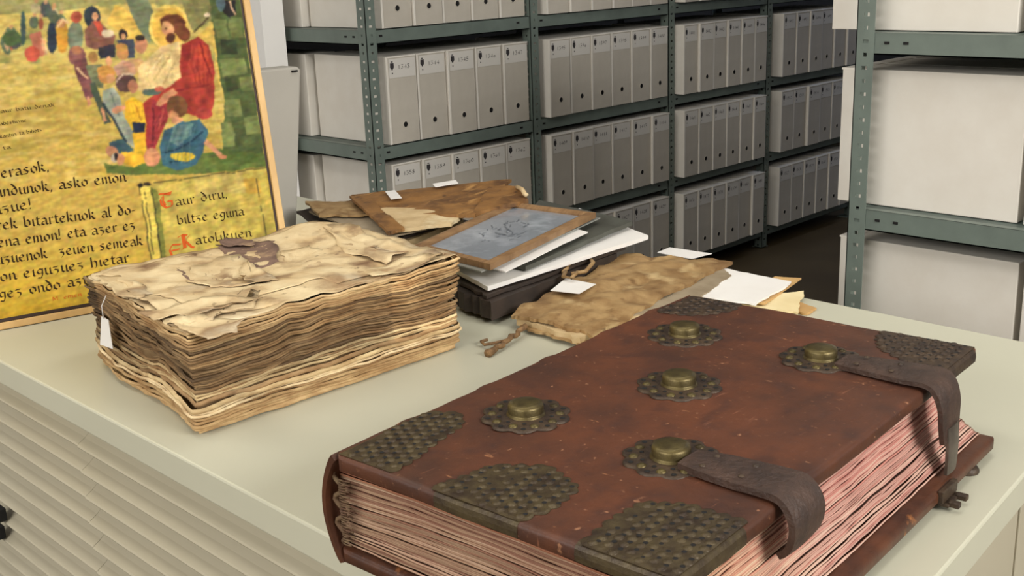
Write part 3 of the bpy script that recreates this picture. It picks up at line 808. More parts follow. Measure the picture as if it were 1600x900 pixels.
def plate(poly, name='corner_plate', studs=True, sp=.0112, mtl=None):
    cu = sum(p[0] for p in poly)/len(poly); cv = sum(p[1] for p in poly)/len(poly)
    onb = lambda p: min(p[0], BL-p[0], p[1]+.004, BW-p[1]) < .013
    out = []
    for i in range(len(poly)):      # scalloped inner outline
        a, b = poly[i], poly[(i+1) % len(poly)]; L_ = math.hypot(b[0]-a[0], b[1]-a[1])
        if onb(a) and onb(b): out.append(a); continue
        k = max(1, round(L_/.013)); nx, ny = (b[1]-a[1])/L_, -(b[0]-a[0])/L_
        if ((a[0]+b[0])/2-cu)*nx+((a[1]+b[1])/2-cv)*ny < 0: nx, ny = -nx, -ny
        for j in range(k*5):
            t = j/(k*5); e_ = .0042*abs(math.sin(math.pi*t*k))-.0008
            out.append((a[0]+(b[0]-a[0])*t+nx*e_, a[1]+(b[1]-a[1])*t+ny*e_))
    poly = out
    # draped plate: fan of thin prisms
    n = len(poly); mb = MB()
    inner = [(cu+(u-cu)*.93, cv+(v-cv)*.93) for u, v in poly]
    vs = [ctop(u, v, .0001) for u, v in poly]+[ctop(u, v, .0007) for u, v in poly]+[ctop(u, v, .0013) for u, v in inner]+[ctop(cu, cv, .0013)]
    fs = [(i, (i+1) % n, n+(i+1) % n, n+i) for i in range(n)]+[(n+i, n+(i+1) % n, 2*n+(i+1) % n, 2*n+i) for i in range(n)]+[(2*n+i, 2*n+(i+1) % n, 3*n) for i in range(n)]
    mb.add(vs, fs, 0)
    def inside(u, v):
        c = False
        for i in range(n):
            (a, b), (c2, d) = inner[i], inner[(i+1) % n]
            if (b > v) != (d > v) and u < (c2-a)*(v-b)/(d-b)+a: c = not c
        return c
    us = [p[0] for p in poly]; vs2 = [p[1] for p in poly]
    r_ = 0; v = min(vs2)+sp*.4
    while v < max(vs2):
        u = min(us)+sp*(.4 if r_ % 2 else .9)
        while u < max(us):
            if inside(u, v) and rnd.random() < .88:
                X = frame_at(u+rnd.uniform(-.0012, .0012), v+rnd.uniform(-.0012, .0012), .0013)
                mb.lathe([(.0041, -.0005), (.0036, .0002), (.0024, .0009), (.001, .0012)], 9, X)
                X = frame_at(u+sp*.5, v+sp*.08, .0016)
                if inside(u+sp*.5, v): mb.lathe([(.0021, -.0002), (.001, .0001)], 7, X, 1)
            u += sp
        v += sp*.82; r_ += 1
    return mb.build(name, [mtl or M['brassdark'], M['black']], book, origin=ctop(cu, cv))
M['brassgreen'] = mat('green_brass', S(86, 74, 50), S(56, 44, 33), 0.45, 0.3, scale=60, bump=0.4, bscale=180)
plate([(.003, .010), (.112, .006), (.128, .030), (.110, .050), (.085, .056), (.055, .062), (.030, .070), (.003, .072)], mtl=M['brassgreen'])
plate([(.002, .118), (.062, .128), (.088, .165), (.070, .208), (.030, .214), (.002, .205)], 'edge_plate', mtl=M['brassgreen'])
plate([(.002, BW-.003), (.002, .262), (.045, .258), (.078, .262), (.095, .290), (.098, BW-.003)], mtl=M['brassgreen'])
plate([(BL-.003, .012), (BL-.003, .075), (BL-.030, .080), (BL-.055, .066), (BL-.075, .045), (BL-.080, .012)])
plate([(BL-.003, BW-.003), (BL-.095, BW-.003), (BL-.080, .300), (BL-.060, .265), (BL-.030, .248), (BL-.003, .244)])
# brass strip folded over the head edge at the near plates, and corner edging on the fore-edge
def edging(u0, v0, u1, v1, mtl):
    mb = MB(); d = Vector((u1-u0, v1-v0)); n = max(2, int(d.length/.01)); nn = Vector((d.y, -d.x)).normalized()
    if (Vector((u0+u1, v0+v1))/2+nn*.01-Vector((BL/2, BW/2))).length < (Vector((u0+u1, v0+v1))/2-Vector((BL/2, BW/2))).length: nn = -nn
    vs = []
    for i in range(n+1):
        u = u0+(u1-u0)*i/n; v = v0+(v1-v0)*i/n; z = cover_z(u, v)
        for (o_, dz) in ((-.009, .0010), (-.0045, .0006), (-.0015, -.0006), (.0002, -.0030), (.0008, -.0075), (.0004, -.0125)):
            vs.append(bk(u+nn.x*o_, v+nn.y*o_, z+dz))
    fs = [(i*6+j, i*6+j+1, (i+1)*6+j+1, (i+1)*6+j) for i in range(n) for j in range(5)]
    mb.add(vs, fs, 0, False); o = mb.build('edge_strip', mtl, book, origin=bk(u0, v0, BT))
    so = o.modifiers.new('t', 'SOLIDIFY'); so.thickness = .0008
    return o
edging(0, .122, 0, .206, M['brassgreen'])
edging(0, .258, 0, BW-.006, M['brassgreen'])
edging(.006, BW, .090, BW, M['brassgreen'])
edging(BL-.09, BW, BL-.008, BW, M['brassdark'])
edging(BL, .245, BL, BW-.008, M['brassdark'])
# straps
def strap(u_c, prof, widths, name, mtl, parent, th=.0042, slant=0.0, waves=0.0):
    """band following (v,z) profile points; width per point along u"""
    pts = []
    for i in range(len(prof)-1):      # resample smoothly (catmull-rom)
        p0 = prof[max(i-1, 0)]; p1 = prof[i]; p2 = prof[i+1]; p3 = prof[min(i+2, len(prof)-1)]
        for k in range(6):
            t = k/6
            q = [0.5*((2*p1[j])+(-p0[j]+p2[j])*t+(2*p0[j]-5*p1[j]+4*p2[j]-p3[j])*t*t+(-p0[j]+3*p1[j]-3*p2[j]+p3[j])*t**3) for j in (0, 1)]
            wv = widths[i]*(1-t)+widths[i+1]*t
            pts.append((q[0], q[1], wv))
    pts.append((prof[-1][0], prof[-1][1], widths[-1]))
    vs = []; n = len(pts); A = 7
    for i, (v, z, w_) in enumerate(pts):
        a = pts[max(i-1, 0)]; b = pts[min(i+1, n-1)]
        t = Vector((b[0]-a[0], b[1]-a[1])).normalized(); nn = Vector((-t.y, t.x))
        for side in (1, 0):
            for j in range(A):
                f_ = j/(A-1)-.5
                dome = .0010*math.cos(f_*math.pi) if side else 0
                o_ = nn*((th+dome) if side else 0)
                vs.append(bk(u_c+slant*i/n+f_*w_, v+o_.x, BT+z+o_.y))
    S_ = 2*A; fs = []
    for i in range(n-1):
        for j in range(A-1):
            a = i*S_+j; fs.append((a, a+1, a+S_+1, a+S_)); a += A; fs.append((a, a+S_, a+S_+1, a+1))
        for (j, k) in ((0, A), (A-1, 2*A-1)):
            a = i*S_+j; c = i*S_+k; fs.append((a, a+S_, c+S_, c))
    for i in (0, n-1):
        for j in range(A-1): a = i*S_+j; fs.append((a, a+1, a+A+1, a+A))
    return sharp(MB().add(vs, fs, 0, True).build(name, mtl, parent, origin=bk(u_c, prof[0][0], BT)), 50)
s1 = strap(.156, [(.252, .0012), (.280, .0022), (.305, .0025), (.328, .0032), (.343, .0015), (.3515, -.010), (.3520, -.023), (.3475, -.034), (.3400, -.041)],
      [.030, .042, .046, .047, .048, .049, .048, .044, .038], 'clasp_strap', M['strap'], book, th=.0055)
s2 = strap(.434, [(.252, .0012), (.285, .0022), (.320, .0025), (.342, .0026), (.3500, -.004), (.3545, -.018), (.3555, -.036), (.3565, -.052)],
      [.030, .044, .050, .050, .049, .046, .042, .036], 'clasp_strap', M['strap'], book, th=.0045, slant=.004)
strap(.438, [(.3585, -.038), (.3600, -.052), (.3605, -.066), (.3600, -.084)], [.024, .025, .025, .023], 'clasp_plate', M['steel'], s2, th=.0030)
for st, uc in ((s2, .434), (s1, .156)):
    for k in range(4):
        X = frame_at(uc+(k % 2-.5)*.022, .272+.034*(k//2), .0082); MB().lathe([(.0026, 0), (.0020, .0010), (.0008, .0014)], 10, X).build('rivet', M['brassdark'], st, origin=ctop(uc, .28))
# catches on the lower board and feet under it
for u in (.415, .150):
    mb = MB()
    Mx = Matrix([[EU.x, EV.x, 0, bk(u, BW+.027, .010).x], [EU.y, EV.y, 0, bk(u, BW+.027, .010).y], [0, 0, 1, bk(u, 0, .010).z], [0, 0, 0, 1]])
    mb.box((-.016, -.012, -.0055), (.016, .008, -.0020), M=Mx).box((-.013, .006, -.0055), (-.006, .016, .0), M=Mx).box((.006, .006, -.0055), (.013, .016, .0), M=Mx)
    mb.box((-.018, -.002, -.002), (.018, .0035, .010), M=Mx)
    mb.build('catch', M['brassdark'], book, bevel=.001, origin=bk(u, BW+.03, .01))
for (u, v) in ((.05, .02), (.50, .04), (.495, BW+.016), (.28, .18), (.04, BW-.02)):
    p = bk(u, v, 0)
    MB().lathe([(.013, .0003), (.013, .003), (.010, .0068)][::1], 16, Matrix.Translation(p)).build('foot_boss', M['brassdark'], book, origin=p)

# ------------------------------------------------------------------ loose bindings and frame at the back
def Q(pts, hs_):
    if not isinstance(hs_, (list, tuple)): hs_ = [hs_]*4
    return [at(x, y, 2, TZ+h) for (x, y), h in zip(pts, hs_)]
# stack one: behind the old book
b1 = empty('old_binding', tp(560, 400), 'dark bound volume at the bottom of the far left pile behind the worn book', 'book')
sheet('lower_cover', M['darkcover'], Q([(462, 352), (610, 392), (735, 345), (600, 318)], .030), .028, b1, jit=.004, wr=.002, seed=31)
sheet('leaves', M['parch_light'], Q([(472, 350), (608, 386), (725, 343), (600, 318)], .044), .013, b1, jit=.006, wr=.002, seed=32)
sheet('upper_cover', M['darkcover'], Q([(466, 339), (600, 381), (720, 340), (600, 308)], .050), .005, b1, jit=.007, wr=.003, seed=33, curl=lambda u, v: .010*max(0, .15-u)/.15)
sheet('old_board', M['greytan'], Q([(482, 329), (592, 374), (706, 348), (610, 306)], [.064, .064, .065, .065]), .003, None, jit=.003, wr=.0015, seed=34)
tag(bpy.data.objects['old_board'], 'plain grey-tan cover board under the ochre leather wrapper', 'board')
o = sheet('parchment_wrapper', M['parch'], Q([(478, 315), (500, 336), (590, 334), (572, 312)], [.077, .072, .072, .075]), .004, None, jit=.006, wr=.003, seed=35)
tag(o, 'small olive parchment wrapper at the left end of the far pile', 'parchment')
br = empty('leather_wrapper', Q([(640, 340)]*4, .07)[0], 'ochre-brown leather wrapper with two white labels on top of the far left pile', 'book')
sheet('under_flap', M['parch_brown'], Q([(546, 306), (607, 363), (632, 357), (575, 306)], [.086, .074, .075, .087]), .005, br, jit=.002, wr=.001, seed=36)
sheet('inner_leaf', M['parch_light'], Q([(596, 326), (622, 357), (704, 348), (745, 322)], [.082, .075, .078, .084]), .006, br, jit=.004, wr=.003, seed=37)
sheet('cover', M['parch_brown'], Q([(548, 304), (606, 330), (745, 335), (823, 305), ][:4] and [(548, 304), (604, 332), (740, 335), (800, 280)], [.084, .078, .088, .100]), .006, br, jit=.005, wr=.004, seed=38, nx=30, ny=30)
sheet('turned_edge', M['parch_brown'], Q([(737, 334), (826, 310), (808, 291), (765, 290)], [.088, .094, .101, .098]), .008, br, jit=.004, wr=.003, seed=39)
sheet('label', M['white'], Q([(602, 299), (611, 311), (628, 309), (617, 297)], [.0905, .0895, .0905, .0915]), .0006, br, nx=4, ny=4)
sheet('label', M['white'], Q([(676, 287), (680, 292), (716, 286), (712, 281)], [.099, .098, .101, .102]), .0008, br, nx=4, ny=4)
MB().tube([at(808, 292, 2, TZ+.102), at(816, 296, 2, TZ+.106), at(820, 303, 2, TZ+.101), at(824, 306, 2, TZ+.098)], .004, 8).build('tie', M['parch_light'], br, origin=at(812, 296, 2, TZ+.102))
# stack two: portfolio, boards and the glazed frame
pf = empty('portfolio', tp(850, 430), 'dark worn portfolio with parchment ties, at the bottom of the pile under the glazed frame', 'portfolio')
sheet('lower_cover', M['parch_brown'], Q([(712, 462), (790, 480), (955, 404), (870, 352)], .0115), .0085, pf, jit=.006, wr=.002, seed=41)
sheet('contents', M['darkcover'], Q([(708, 450), (768, 474), (964, 396), (875, 347)], .034), .026, pf, jit=.005, wr=.002, seed=42)
sheet('upper_cover', M['darkcover'], Q([(705, 433), (760, 462), (978, 385), (890, 337)], .0405), .005, pf, jit=.004, wr=.002, seed=43)
for (a, b, c, d) in (((880, 425), (893, 412), (905, 405), (915, 398)), ((893, 428), (915, 424), (927, 410), (918, 401)), ((884, 424), (880, 432), (893, 434), (903, 425))):
    MB().tube([at(*a, 2, TZ+.038), at(*b, 2, TZ+.040), at(*c, 2, TZ+.042), at(*d, 2, TZ+.038)], .0030, 8).build('tie', M['parch'], pf, origin=tp(900, 420))
o = sheet('white_folder', M['white'], Q([(700, 414), (762, 448), (1013, 368), (905, 325)], [.050, .050, .052, .052]), .0065, None, jit=.001, wr=.0006, seed=44)
tag(o, 'long white folder jutting out to the right beneath the dark boards', 'folder')
o = sheet('dark_board', M['darkgrey'], Q([(768, 404), (822, 416), (988, 345), (842, 312)], [.060, .060, .066, .066]), .007, None, jit=.002, wr=.001, seed=45)
tag(o, 'dark grey-green board lying under the glazed frame', 'board')
o = sheet('paper_sheet', M['white'], Q([(720, 408), (790, 424), (918, 362), (880, 352)], [.0685, .0685, .0715, .0715]), .0018, None, jit=.001, wr=.0005, seed=46)
tag(o, 'white paper sheet peeking out just below the glazed frame', 'paper')
M['glassplate'] = mat('grey_acetate', S(150, 152, 146), S(130, 132, 126), 0.2, scale=6)
M['glass'] = mat('plate_glass', S(146, 152, 160), S(128, 134, 142), 0.12, scale=7, c3=S(170, 176, 184), c3scale=14, c3fac=(.5, .7))
M['framewood'] = mat('frame_wood', S(150, 118, 82), S(118, 88, 58), 0.5, scale=24, stretch=(1, 4, 1), bump=.1)
o = sheet('glass_plate', M['glassplate'], Q([(655, 396), (752, 424), (938, 340), (800, 318)], [.0735, .0735, .0755, .0755]), .002, None, nx=3, ny=3)
tag(o, 'grey translucent plate directly under the wooden frame, sticking out at its front corner', 'glass plate')
gf = empty('glazed_frame', at(790, 370, 2, TZ+.082), 'thin brown wooden frame with blue-grey glazed print, topmost of its pile', 'picture frame')
hf = .086
F4 = Q([(646, 383), (766, 413), (931, 332), (797, 315)], [hf-.003, hf-.003, hf, hf])
cF = sum(F4, Vector())/4
def inset(Pq, d):
    out = []
    for i in range(4):
        p = Pq[i]; a = (Pq[i-1]-p).normalized(); b = (Pq[(i+1) % 4]-p).normalized(); out.append(p+a*d+b*d)
    return out
I4 = inset(F4, .019)
for i in range(4):
    a, b, c, d = F4[i], F4[(i+1) % 4], I4[(i+1) % 4], I4[i]
    e, f_ = a.lerp(d, .5), b.lerp(c, .5); dn = Vector((0, 0, -.009)); up = Vector((0, 0, .002))
    vs = [a, b, f_+up, e+up, c-up, d-up, a+dn, b+dn, c+dn, d+dn]
    MB().add(vs, [(0, 1, 2, 3), (3, 2, 4, 5), (0, 6, 7, 1), (5, 4, 8, 9), (6, 9, 8, 7), (0, 3, 5, 9, 6), (1, 7, 8, 4, 2)]).build('frame_rail', M['framewood'], gf, origin=(a+b)/2)
g4 = [p-Vector((0, 0, .0045)) for p in inset(F4, .016)]
pane = sheet('print_under_glass', M['glass'], g4, .002, gf, nx=2, ny=2)
# faint drawn lines of the print
mb = MB(); gx = (g4[1]-g4[0]); gy = (g4[3]-g4[0])
M['faintink'] = mat('faint_ink', S(98, 104, 112), None, 0.4)
rq = random.Random(5)
for k in range(46):
    a_ = (rq.gauss(.5, .12), rq.gauss(.5, .10)); ln = rq.uniform(.03, .12); an = rq.uniform(0, 3.1)
    p = g4[0]+gx*a_[0]+gy*a_[1]+Vector((0, 0, .0004)); q = p+gx*math.cos(an)*ln+gy*math.sin(an)*ln*.6
    s_ = (q-p).cross(Vector((0, 0, 1))).normalized()*.0007
    mb.add([p-s_, p+s_, q+s_, q-s_], [(0, 1, 2, 3)])
bpy.data.objects.remove(pane)
pb = patch(g4, .002, nx=2, ny=2); pb.add(mb.v, mb.f, 1); pb.build('print_under_glass', [M['glass'], M['faintink']], gf, origin=g4[0], recalc=False)

# ------------------------------------------------------------------ tan parchment wrapper between the books
pw = empty('parchment_wrapper', tp(960, 470, .0), 'wrinkled tan parchment wrapper with a square white label and a twisted cord', 'book')
sheet('lower_flap', M['parch'], Q([(812, 512), (905, 540), (1045, 490), (1000, 440)], .006), .003, pw, jit=.005, wr=.002, seed=51)
sheet('inner_leaves', M['parch_light'], Q([(810, 500), (905, 531), (1100, 470), (1060, 415)], .013), .009, pw, jit=.005, wr=.002, seed=52)
sheet('rear_flap', M['greytan'], Q([(960, 500), (1075, 478), (1142, 432), (1120, 412)], .016), .003, pw, jit=.004, wr=.001, seed=53)
sheet('cover', M['parch'], Q([(795, 492), (930, 523), (1143, 410), (975, 398)], [.020, .018, .022, .024]), .005, pw, jit=.007, wr=.0060, ws=24, seed=54, nx=44, ny=34, bulge=.006)
sheet('label', M['white'], Q([(860, 456), (905, 461), (931, 446), (884, 437)], [.0315, .0315, .0320, .0320]), .0006, pw, nx=5, ny=5)
cord = []
for k in range(17):
    t = k/16; p = tp(822, 512, .010).lerp(tp(775, 548, .004), t); cord.append(p+Vector((.0020*math.sin(k*1.6), .0020*math.cos(k*1.6), .0015*math.sin(k*.9))))
cd = MB().tube(cord, .0036, 8)
cd.tube([tp(795, 533, .006), tp(775, 538, .005), tp(757, 541, .004), tp(752, 536, .004), tp(762, 533, .005)], .0022, 8)
cd.tube([tp(775, 547, .004), tp(768, 552, .003), tp(762, 555, .003)], [.004, .005, .006], 8)
cd.build('cord', mat('twisted_cord', S(140, 108, 70), S(96, 70, 44), .8, scale=120, bump=.5), pw, origin=tp(800, 530))
pw.location.z += .0022
# white papers sticking out
o = sheet('paper_slip', M['white'], Q([(1027, 405), (1080, 415), (1112, 407), (1046, 397)], [.0015, .0015, .002, .002]), .001, None, nx=6, ny=6, jit=.001, seed=61)
o.location.z += .012
tag(o, 'white paper slip showing behind the tan parchment wrapper', 'paper')
o = sheet('paper_sheets', M['orange'], Q([(1160, 478), (1262, 489), (1275, 480), (1200, 455)], .004), .0035, None, nx=14, ny=10, jit=.004, wr=.0015, seed=62)
tag(o, 'buff folder corner under the loose sheets at the far cabinet edge', 'folder')
o = sheet('paper_sheets', M['cream'], Q([(1150, 474), (1246, 488), (1256, 454), (1196, 462)], .0085), .003, None, nx=14, ny=10, jit=.003, wr=.002, seed=63)
tag(o, 'cream sheets with torn corner beside the big leather book', 'paper')
o = sheet('paper_sheets', M['orange'], Q([(1150, 470), (1195, 474), (1252, 434), (1210, 432)], .0125), .0025, None, nx=14, ny=10, jit=.001, wr=.001, seed=64)
tag(o, 'buff paper folder holding the bright white sheets', 'folder')
o = sheet('paper_sheets', M['white'], Q([(1090, 462), (1180, 475), (1238, 440), (1128, 418)], .0165), .0030, None, nx=16, ny=12, jit=.003, wr=.0015, seed=65)
tag(o, 'bright white sheets at the far cabinet edge right of the tan parchment', 'paper')

# ------------------------------------------------------------------ grey board and the framed wall chart
ga, gb, gc_, gd = at(470, 103, 1, 1.80), at(464, 352, 1, 1.80), None, None
top = at(396, 103, 1, 1.80)
zb = TZ
dx = (ga-gb); kx = dx.x/dx.z
bR = Vector((gb.x+(zb-gb.z)*kx, 1.80, zb)); tR = ga
wid = .42
tR2 = Vector((tR.x-.010, 1.80, tR.z))
mb = MB(); th = .045
outl = [(bR.x-wid, zb+.0005), (bR.x, zb+.0005), (tR.x, tR.z-.006), (tR.x-.008, tR.z), (tR.x-wid, tR.z+.002)]
n = len(outl)
vs = [Vector((x, 1.80, z)) for x, z in outl]+[Vector((x, 1.80+th, z)) for x, z in outl]
mb.add(vs, [tuple(range(n))[::-1], tuple(range(n, 2*n))]+[(i, (i+1) % n, n+(i+1) % n, n+i) for i in range(n)])
gs = empty('grey_portfolio_case', (bR.x-wid/2, 1.82, zb), 'tall light grey case standing upright behind the framed religious chart', 'case')
mb.build('case_body', M['greyslab'], gs, bevel=.004, origin=(bR.x, 1.8, zb))
p = at(463, 111, 1, 1.795)
MB().box((p.x-.008, 1.7955, p.z-.0015), (p.x+.004, 1.7995, p.z+.0015)).build('latch', M['black'], gs, origin=p)

PC = Vector((1.033, 1.564, TZ)); PC = at(456, 431, 2, TZ)
E1 = Vector((.975, -.222, 0)).normalized()
_n = np.cross(*[RR.T @ np.array([(x-800)/FPX, -(y-450)/FPX, 1.0]) for x, y in ((390, 0), (447, 364))])
E2 = Vector(np.cross(_n, np.array(E1))).normalized()
if E2.z < 0: E2 = -E2
EN = E1.cross(E2)
if EN.y > 0: EN = -EN          # towards the viewer
def pp(u, v, d=0.0): return PC+E1*u+E2*v+EN*d
def pix2uv(px, py):
    d = Vector(RR.T @ np.array([(px-800)/FPX, -(py-450)/FPX, 1.0])); o_ = Vector((0, 0, CZ))
    p = o_+d*((PC-o_).dot(EN)/d.dot(EN)); return (p-PC).dot(E1), (p-PC).dot(E2)
PWD, PHT = .74, .98
ch = empty('wall_chart', PC+E1*(-PWD/2), 'framed yellow religious chart with blackletter text leaning upright on the cabinet', 'poster')
M['lightwood'] = mat('chart_batten', S(222, 184, 124), S(200, 160, 100), .55, scale=20, stretch=(1, 1, .3), bump=.1)
M['darkline'] = mat('chart_dark_edge', S(52, 34, 24), None, .6)
def bar(u0, v0, u1, v1, d0, d1, name, mtl):
    vs = [pp(u, v, d) for d in (d0, d1) for (u, v) in ((u0, v0), (u1, v0), (u1, v1), (u0, v1))]
    return MB().add(vs, [(0,3,2,1),(4,5,6,7),(0,1,5,4),(1,2,6,5),(2,3,7,6),(3,0,4,7)]).build(name, mtl, ch, bevel=.0008, origin=pp((u0+u1)/2, (v0+v1)/2))
fw = .0105
bar(-fw, 0.0005, 0, PHT, -.006, .006, 'frame_batten', M['lightwood'])
bar(-PWD, 0.0005, -PWD+fw, PHT, -.006, .006, 'frame_batten', M['lightwood'])
bar(-PWD+fw, 0.0005, -fw, fw, -.006, .006, 'frame_batten', M['lightwood'])
bar(-PWD+fw, PHT-fw, -fw, PHT, -.006, .006, 'frame_batten', M['lightwood'])
bar(-PWD+fw, fw, -fw, PHT-fw, -.005, .0005, 'backing', M['darkline'])

# painted picture: colours laid down region by region on a fine grid
STEP = .0014
U0, U1, V0, V1 = -PWD+fw+.004, -fw-.0045, fw+.0055, PHT-fw-.004
nu_, nv_ = int((U1-U0)/STEP), int((V1-V0)/STEP)
uu, vv = np.meshgrid(np.linspace(U0, U1, nu_+1), np.linspace(V0, V1, nv_+1))
Pw = np.array(PC)[None, None]+uu[..., None]*np.array(E1)+vv[..., None]*np.array(E2)+np.array(EN)*.0012
cc = (Pw-np.array([0, 0, CZ])) @ RR.T
X = (800+FPX*cc[..., 0]/cc[..., 2])/.3; Y = (450-FPX*cc[..., 1]/cc[..., 2])/.3       # sketch coordinates of the picture
rs = np.random.RandomState(4)
def vn(cx, cy, seed):       # value noise
    r_ = np.random.RandomState(seed); g = r_.rand(64, 64)
    xi = np.floor(cx).astype(int); yi = np.floor(cy).astype(int); fx = cx-xi; fy = cy-yi
    fx = fx*fx*(3-2*fx); fy = fy*fy*(3-2*fy)
    a = g[xi % 64, yi % 64]; b = g[(xi+1) % 64, yi % 64]; c = g[xi % 64, (yi+1) % 64]; d = g[(xi+1) % 64, (yi+1) % 64]
    return a*(1-fx)*(1-fy)+b*fx*(1-fy)+c*(1-fx)*fy+d*fx*fy
def rgb(r, g, b): return np.array([r, g, b], float)
img = np.zeros(X.shape+(3,))+rgb(208, 184, 86)
n1 = vn(uu*18+9, vv*90+7, 1); n2 = vn(uu*60+3, vv*200+7, 2); n3 = vn(uu*200, vv*200, 3); n4 = vn(uu*70, vv*70, 13); n5 = vn(uu*70+5, vv*70, 14)
def blend(mask, col, a=1.0):
    k = (mask*a)[..., None]; img[...] = img*(1-k)+np.array(col)*k
T_ = np.clip((Y-300)/600, 0, 1)
blend(1-T_, rgb(212, 196, 108))
blend(np.clip(n1*1.6-.6, 0, 1)*(Y > 330)*(Y < 900), rgb(168, 150, 62), .7)
blend(np.clip(n2*1.6-.8, 0, 1)*(Y < 950), rgb(236, 224, 150), .6)
blend(np.clip((Y-1200)/400, 0, 1), rgb(216, 186, 48), .8)
blend((Y < 330)*np.clip(vn(uu*50, vv*60, 6)*2-1.0, 0, 1), rgb(120, 138, 82), .8)
blend((Y < 120)*np.clip(vn(uu*40+3, vv*40, 8)*2-.9, 0, 1), rgb(232, 208, 110), .8)
def poly(pts, col, a=1.0, var=.12):
    m = np.zeros(X.shape, bool); n = len(pts)
    xw = X+9*(n4-.5)+3*(n3-.5); yw = Y+9*(n5-.5)
    for i in range(n):
        (ax, ay), (bx_, by_) = pts[i], pts[(i+1) % n]
        if ay == by_: continue
        c = ((ay > yw) != (by_ > yw)) & (xw < (bx_-ax)*(yw-ay)/(by_-ay)+ax); m ^= c
    shade = 1+var*(vn(uu*90+len(pts), vv*70, 21+len(pts))-.5)*2.2
    k = (m*a)[..., None]; img[...] = img*(1-k)+(np.array(col)[None, None]*shade[..., None])*k
def ell(cx, cy, rx, ry, col, a=1.0, rot=0):
    t = np.linspace(0, 2*np.pi, 25)[:-1]; c, s = math.cos(rot), math.sin(rot)
    poly([(cx+rx*math.cos(q)*c-ry*math.sin(q)*s, cy+rx*math.cos(q)*s+ry*math.sin(q)*c) for q in t], col, a)
def line(pts, wd, col, a=1.0):
    for (p, q) in zip(pts[:-1], pts[1:]):
        dx, dy = q[0]-p[0], q[1]-p[1]; L = math.hypot(dx, dy)+1e-6; nx, ny = -dy/L*wd/2, dx/L*wd/2
        poly([(p[0]+nx, p[1]+ny), (q[0]+nx, q[1]+ny), (q[0]-nx, q[1]-ny), (p[0]-nx, p[1]-ny)], col, a, .05)
# hills and trees
poly([(-700, -400), (1300, -400), (1250, 20), (600, 20), (300, 60), (-700, 120)], (150, 160, 110), .7)
poly([(560, 120), (600, 20), (680, 60), (760, 190), (700, 240)], (226, 196, 92))
poly([(640, -30), (760, -30), (800, 60), (780, 230), (720, 140)], (128, 146, 116))
poly([(930, -30), (1110, -30), (1120, 100), (1000, 160), (960, 60)], (140, 142, 92))
# stone wall on the right
poly([(1090, -40), (1245, -40), (1300, 330), (1385, 860), (1160, 830), (1170, 520), (1130, 330), (1100, 120)], (92, 112, 66))
for s_ in ([(1110, 100), (1180, 100), (1190, 190), (1130, 200)], [(1190, 100), (1255, 95), (1270, 190), (1200, 195)], [(1140, 310), (1275, 300), (1290, 380), (1160, 400)], [(1245, 400), (1310, 395), (1325, 470), (1260, 475)], [(1170, 520), (1250, 515), (1265, 600), (1180, 605)], [(1270, 610), (1345, 600), (1360, 690), (1285, 700)], [(1150, 640), (1210, 640), (1230, 760), (1160, 770)]):
    poly(s_, (128, 146, 88))
poly([(1145, 210), (1235, 205), (1240, 285), (1150, 290)], (66, 82, 54))
poly([(1170, 400), (1235, 400), (1245, 470), (1180, 475)], (70, 84, 54))
poly([(1150, 5), (1225, 0), (1232, 80), (1190, 92), (1160, 60)], (44, 42, 46)); line([(1195, 0), (1225, 80)], 10, (214, 180, 150)); ell(1150, 20, 26, 40, (92, 118, 130))
# meadow at the feet
poly([(540, 850), (700, 870), (900, 800), (1160, 790), (1385, 800), (1395, 865), (1100, 905), (700, 910), (560, 905)], (110, 136, 66))
poly([(1100, 770), (1390, 800), (1388, 850), (1150, 850)], (92, 118, 56), .8)
# distant crowd
cr = np.random.RandomState(9)
for k in range(46):
    x_ = cr.uniform(-500, 330); y_ = cr.uniform(40, 300)-.05*abs(x_); c_ = [(176, 92, 72), (86, 110, 96), (210, 170, 130), (70, 80, 92), (196, 186, 150), (150, 120, 80)][cr.randint(6)]
    ell(x_, y_, cr.uniform(14, 30), cr.uniform(26, 52), c_, .85, cr.uniform(-.6, .6)); ell(x_+3, y_-40, 11, 13, (206, 160, 118), .85)
poly([(150, 180), (210, 160), (240, 290), (200, 300), (170, 240)], (206, 128, 104)); ell(170, 280, 40, 40, (204, 96, 74)); ell(270, 200, 26, 80, (52, 66, 84)); ell(60, 200, 50, 40, (84, 112, 70))
ell(120, 150, 14, 90, (70, 96, 96)); line([(215, 200), (240, 290)], 12, (214, 170, 130))
# middle group
ell(325, 190, 36, 85, (222, 170, 60)); ell(320, 125, 24, 24, (210, 160, 112)); line([(300, 150), (330, 100), (360, 120)], 10, (226, 200, 150))
ell(395, 190, 40, 80, (124, 140, 118)); ell(398, 88, 28, 32, (186, 96, 70))
ell(480, 90, 44, 55, (52, 66, 78)); ell(495, 85, 17, 24, (214, 168, 128)); poly([(440, 160), (480, 110), (530, 120), (600, 190), (590, 240), (500, 260), (450, 240)], (150, 104, 90)); poly([(480, 110), (520, 110), (550, 180), (520, 190)], (206, 90, 66)); ell(560, 175, 34, 22, (206, 196, 170)); poly([(510, 250), (600, 230), (600, 300), (520, 310)], (62, 62, 78)); line([(470, 200), (580, 225)], 14, (140, 96, 78))
ell(640, 180, 26, 28, (52, 46, 44)); ell(642, 190, 14, 18, (206, 158, 118)); poly([(610, 210), (700, 205), (705, 300), (640, 300)], (76, 88, 112)); ell(735, 235, 34, 44, (206, 150, 112)); ell(730, 195, 26, 16, (70, 56, 46))
ell(400, 290, 44, 52, (146, 98, 96)); ell(398, 262, 24, 24, (170, 120, 88)); poly([(380, 320), (450, 300), (500, 500), (450, 520), (410, 420)], (132, 86, 88)); line([(400, 350), (460, 410)], 12, (222, 190, 150)); line([(460, 500), (470, 550)], 16, (214, 160, 124))
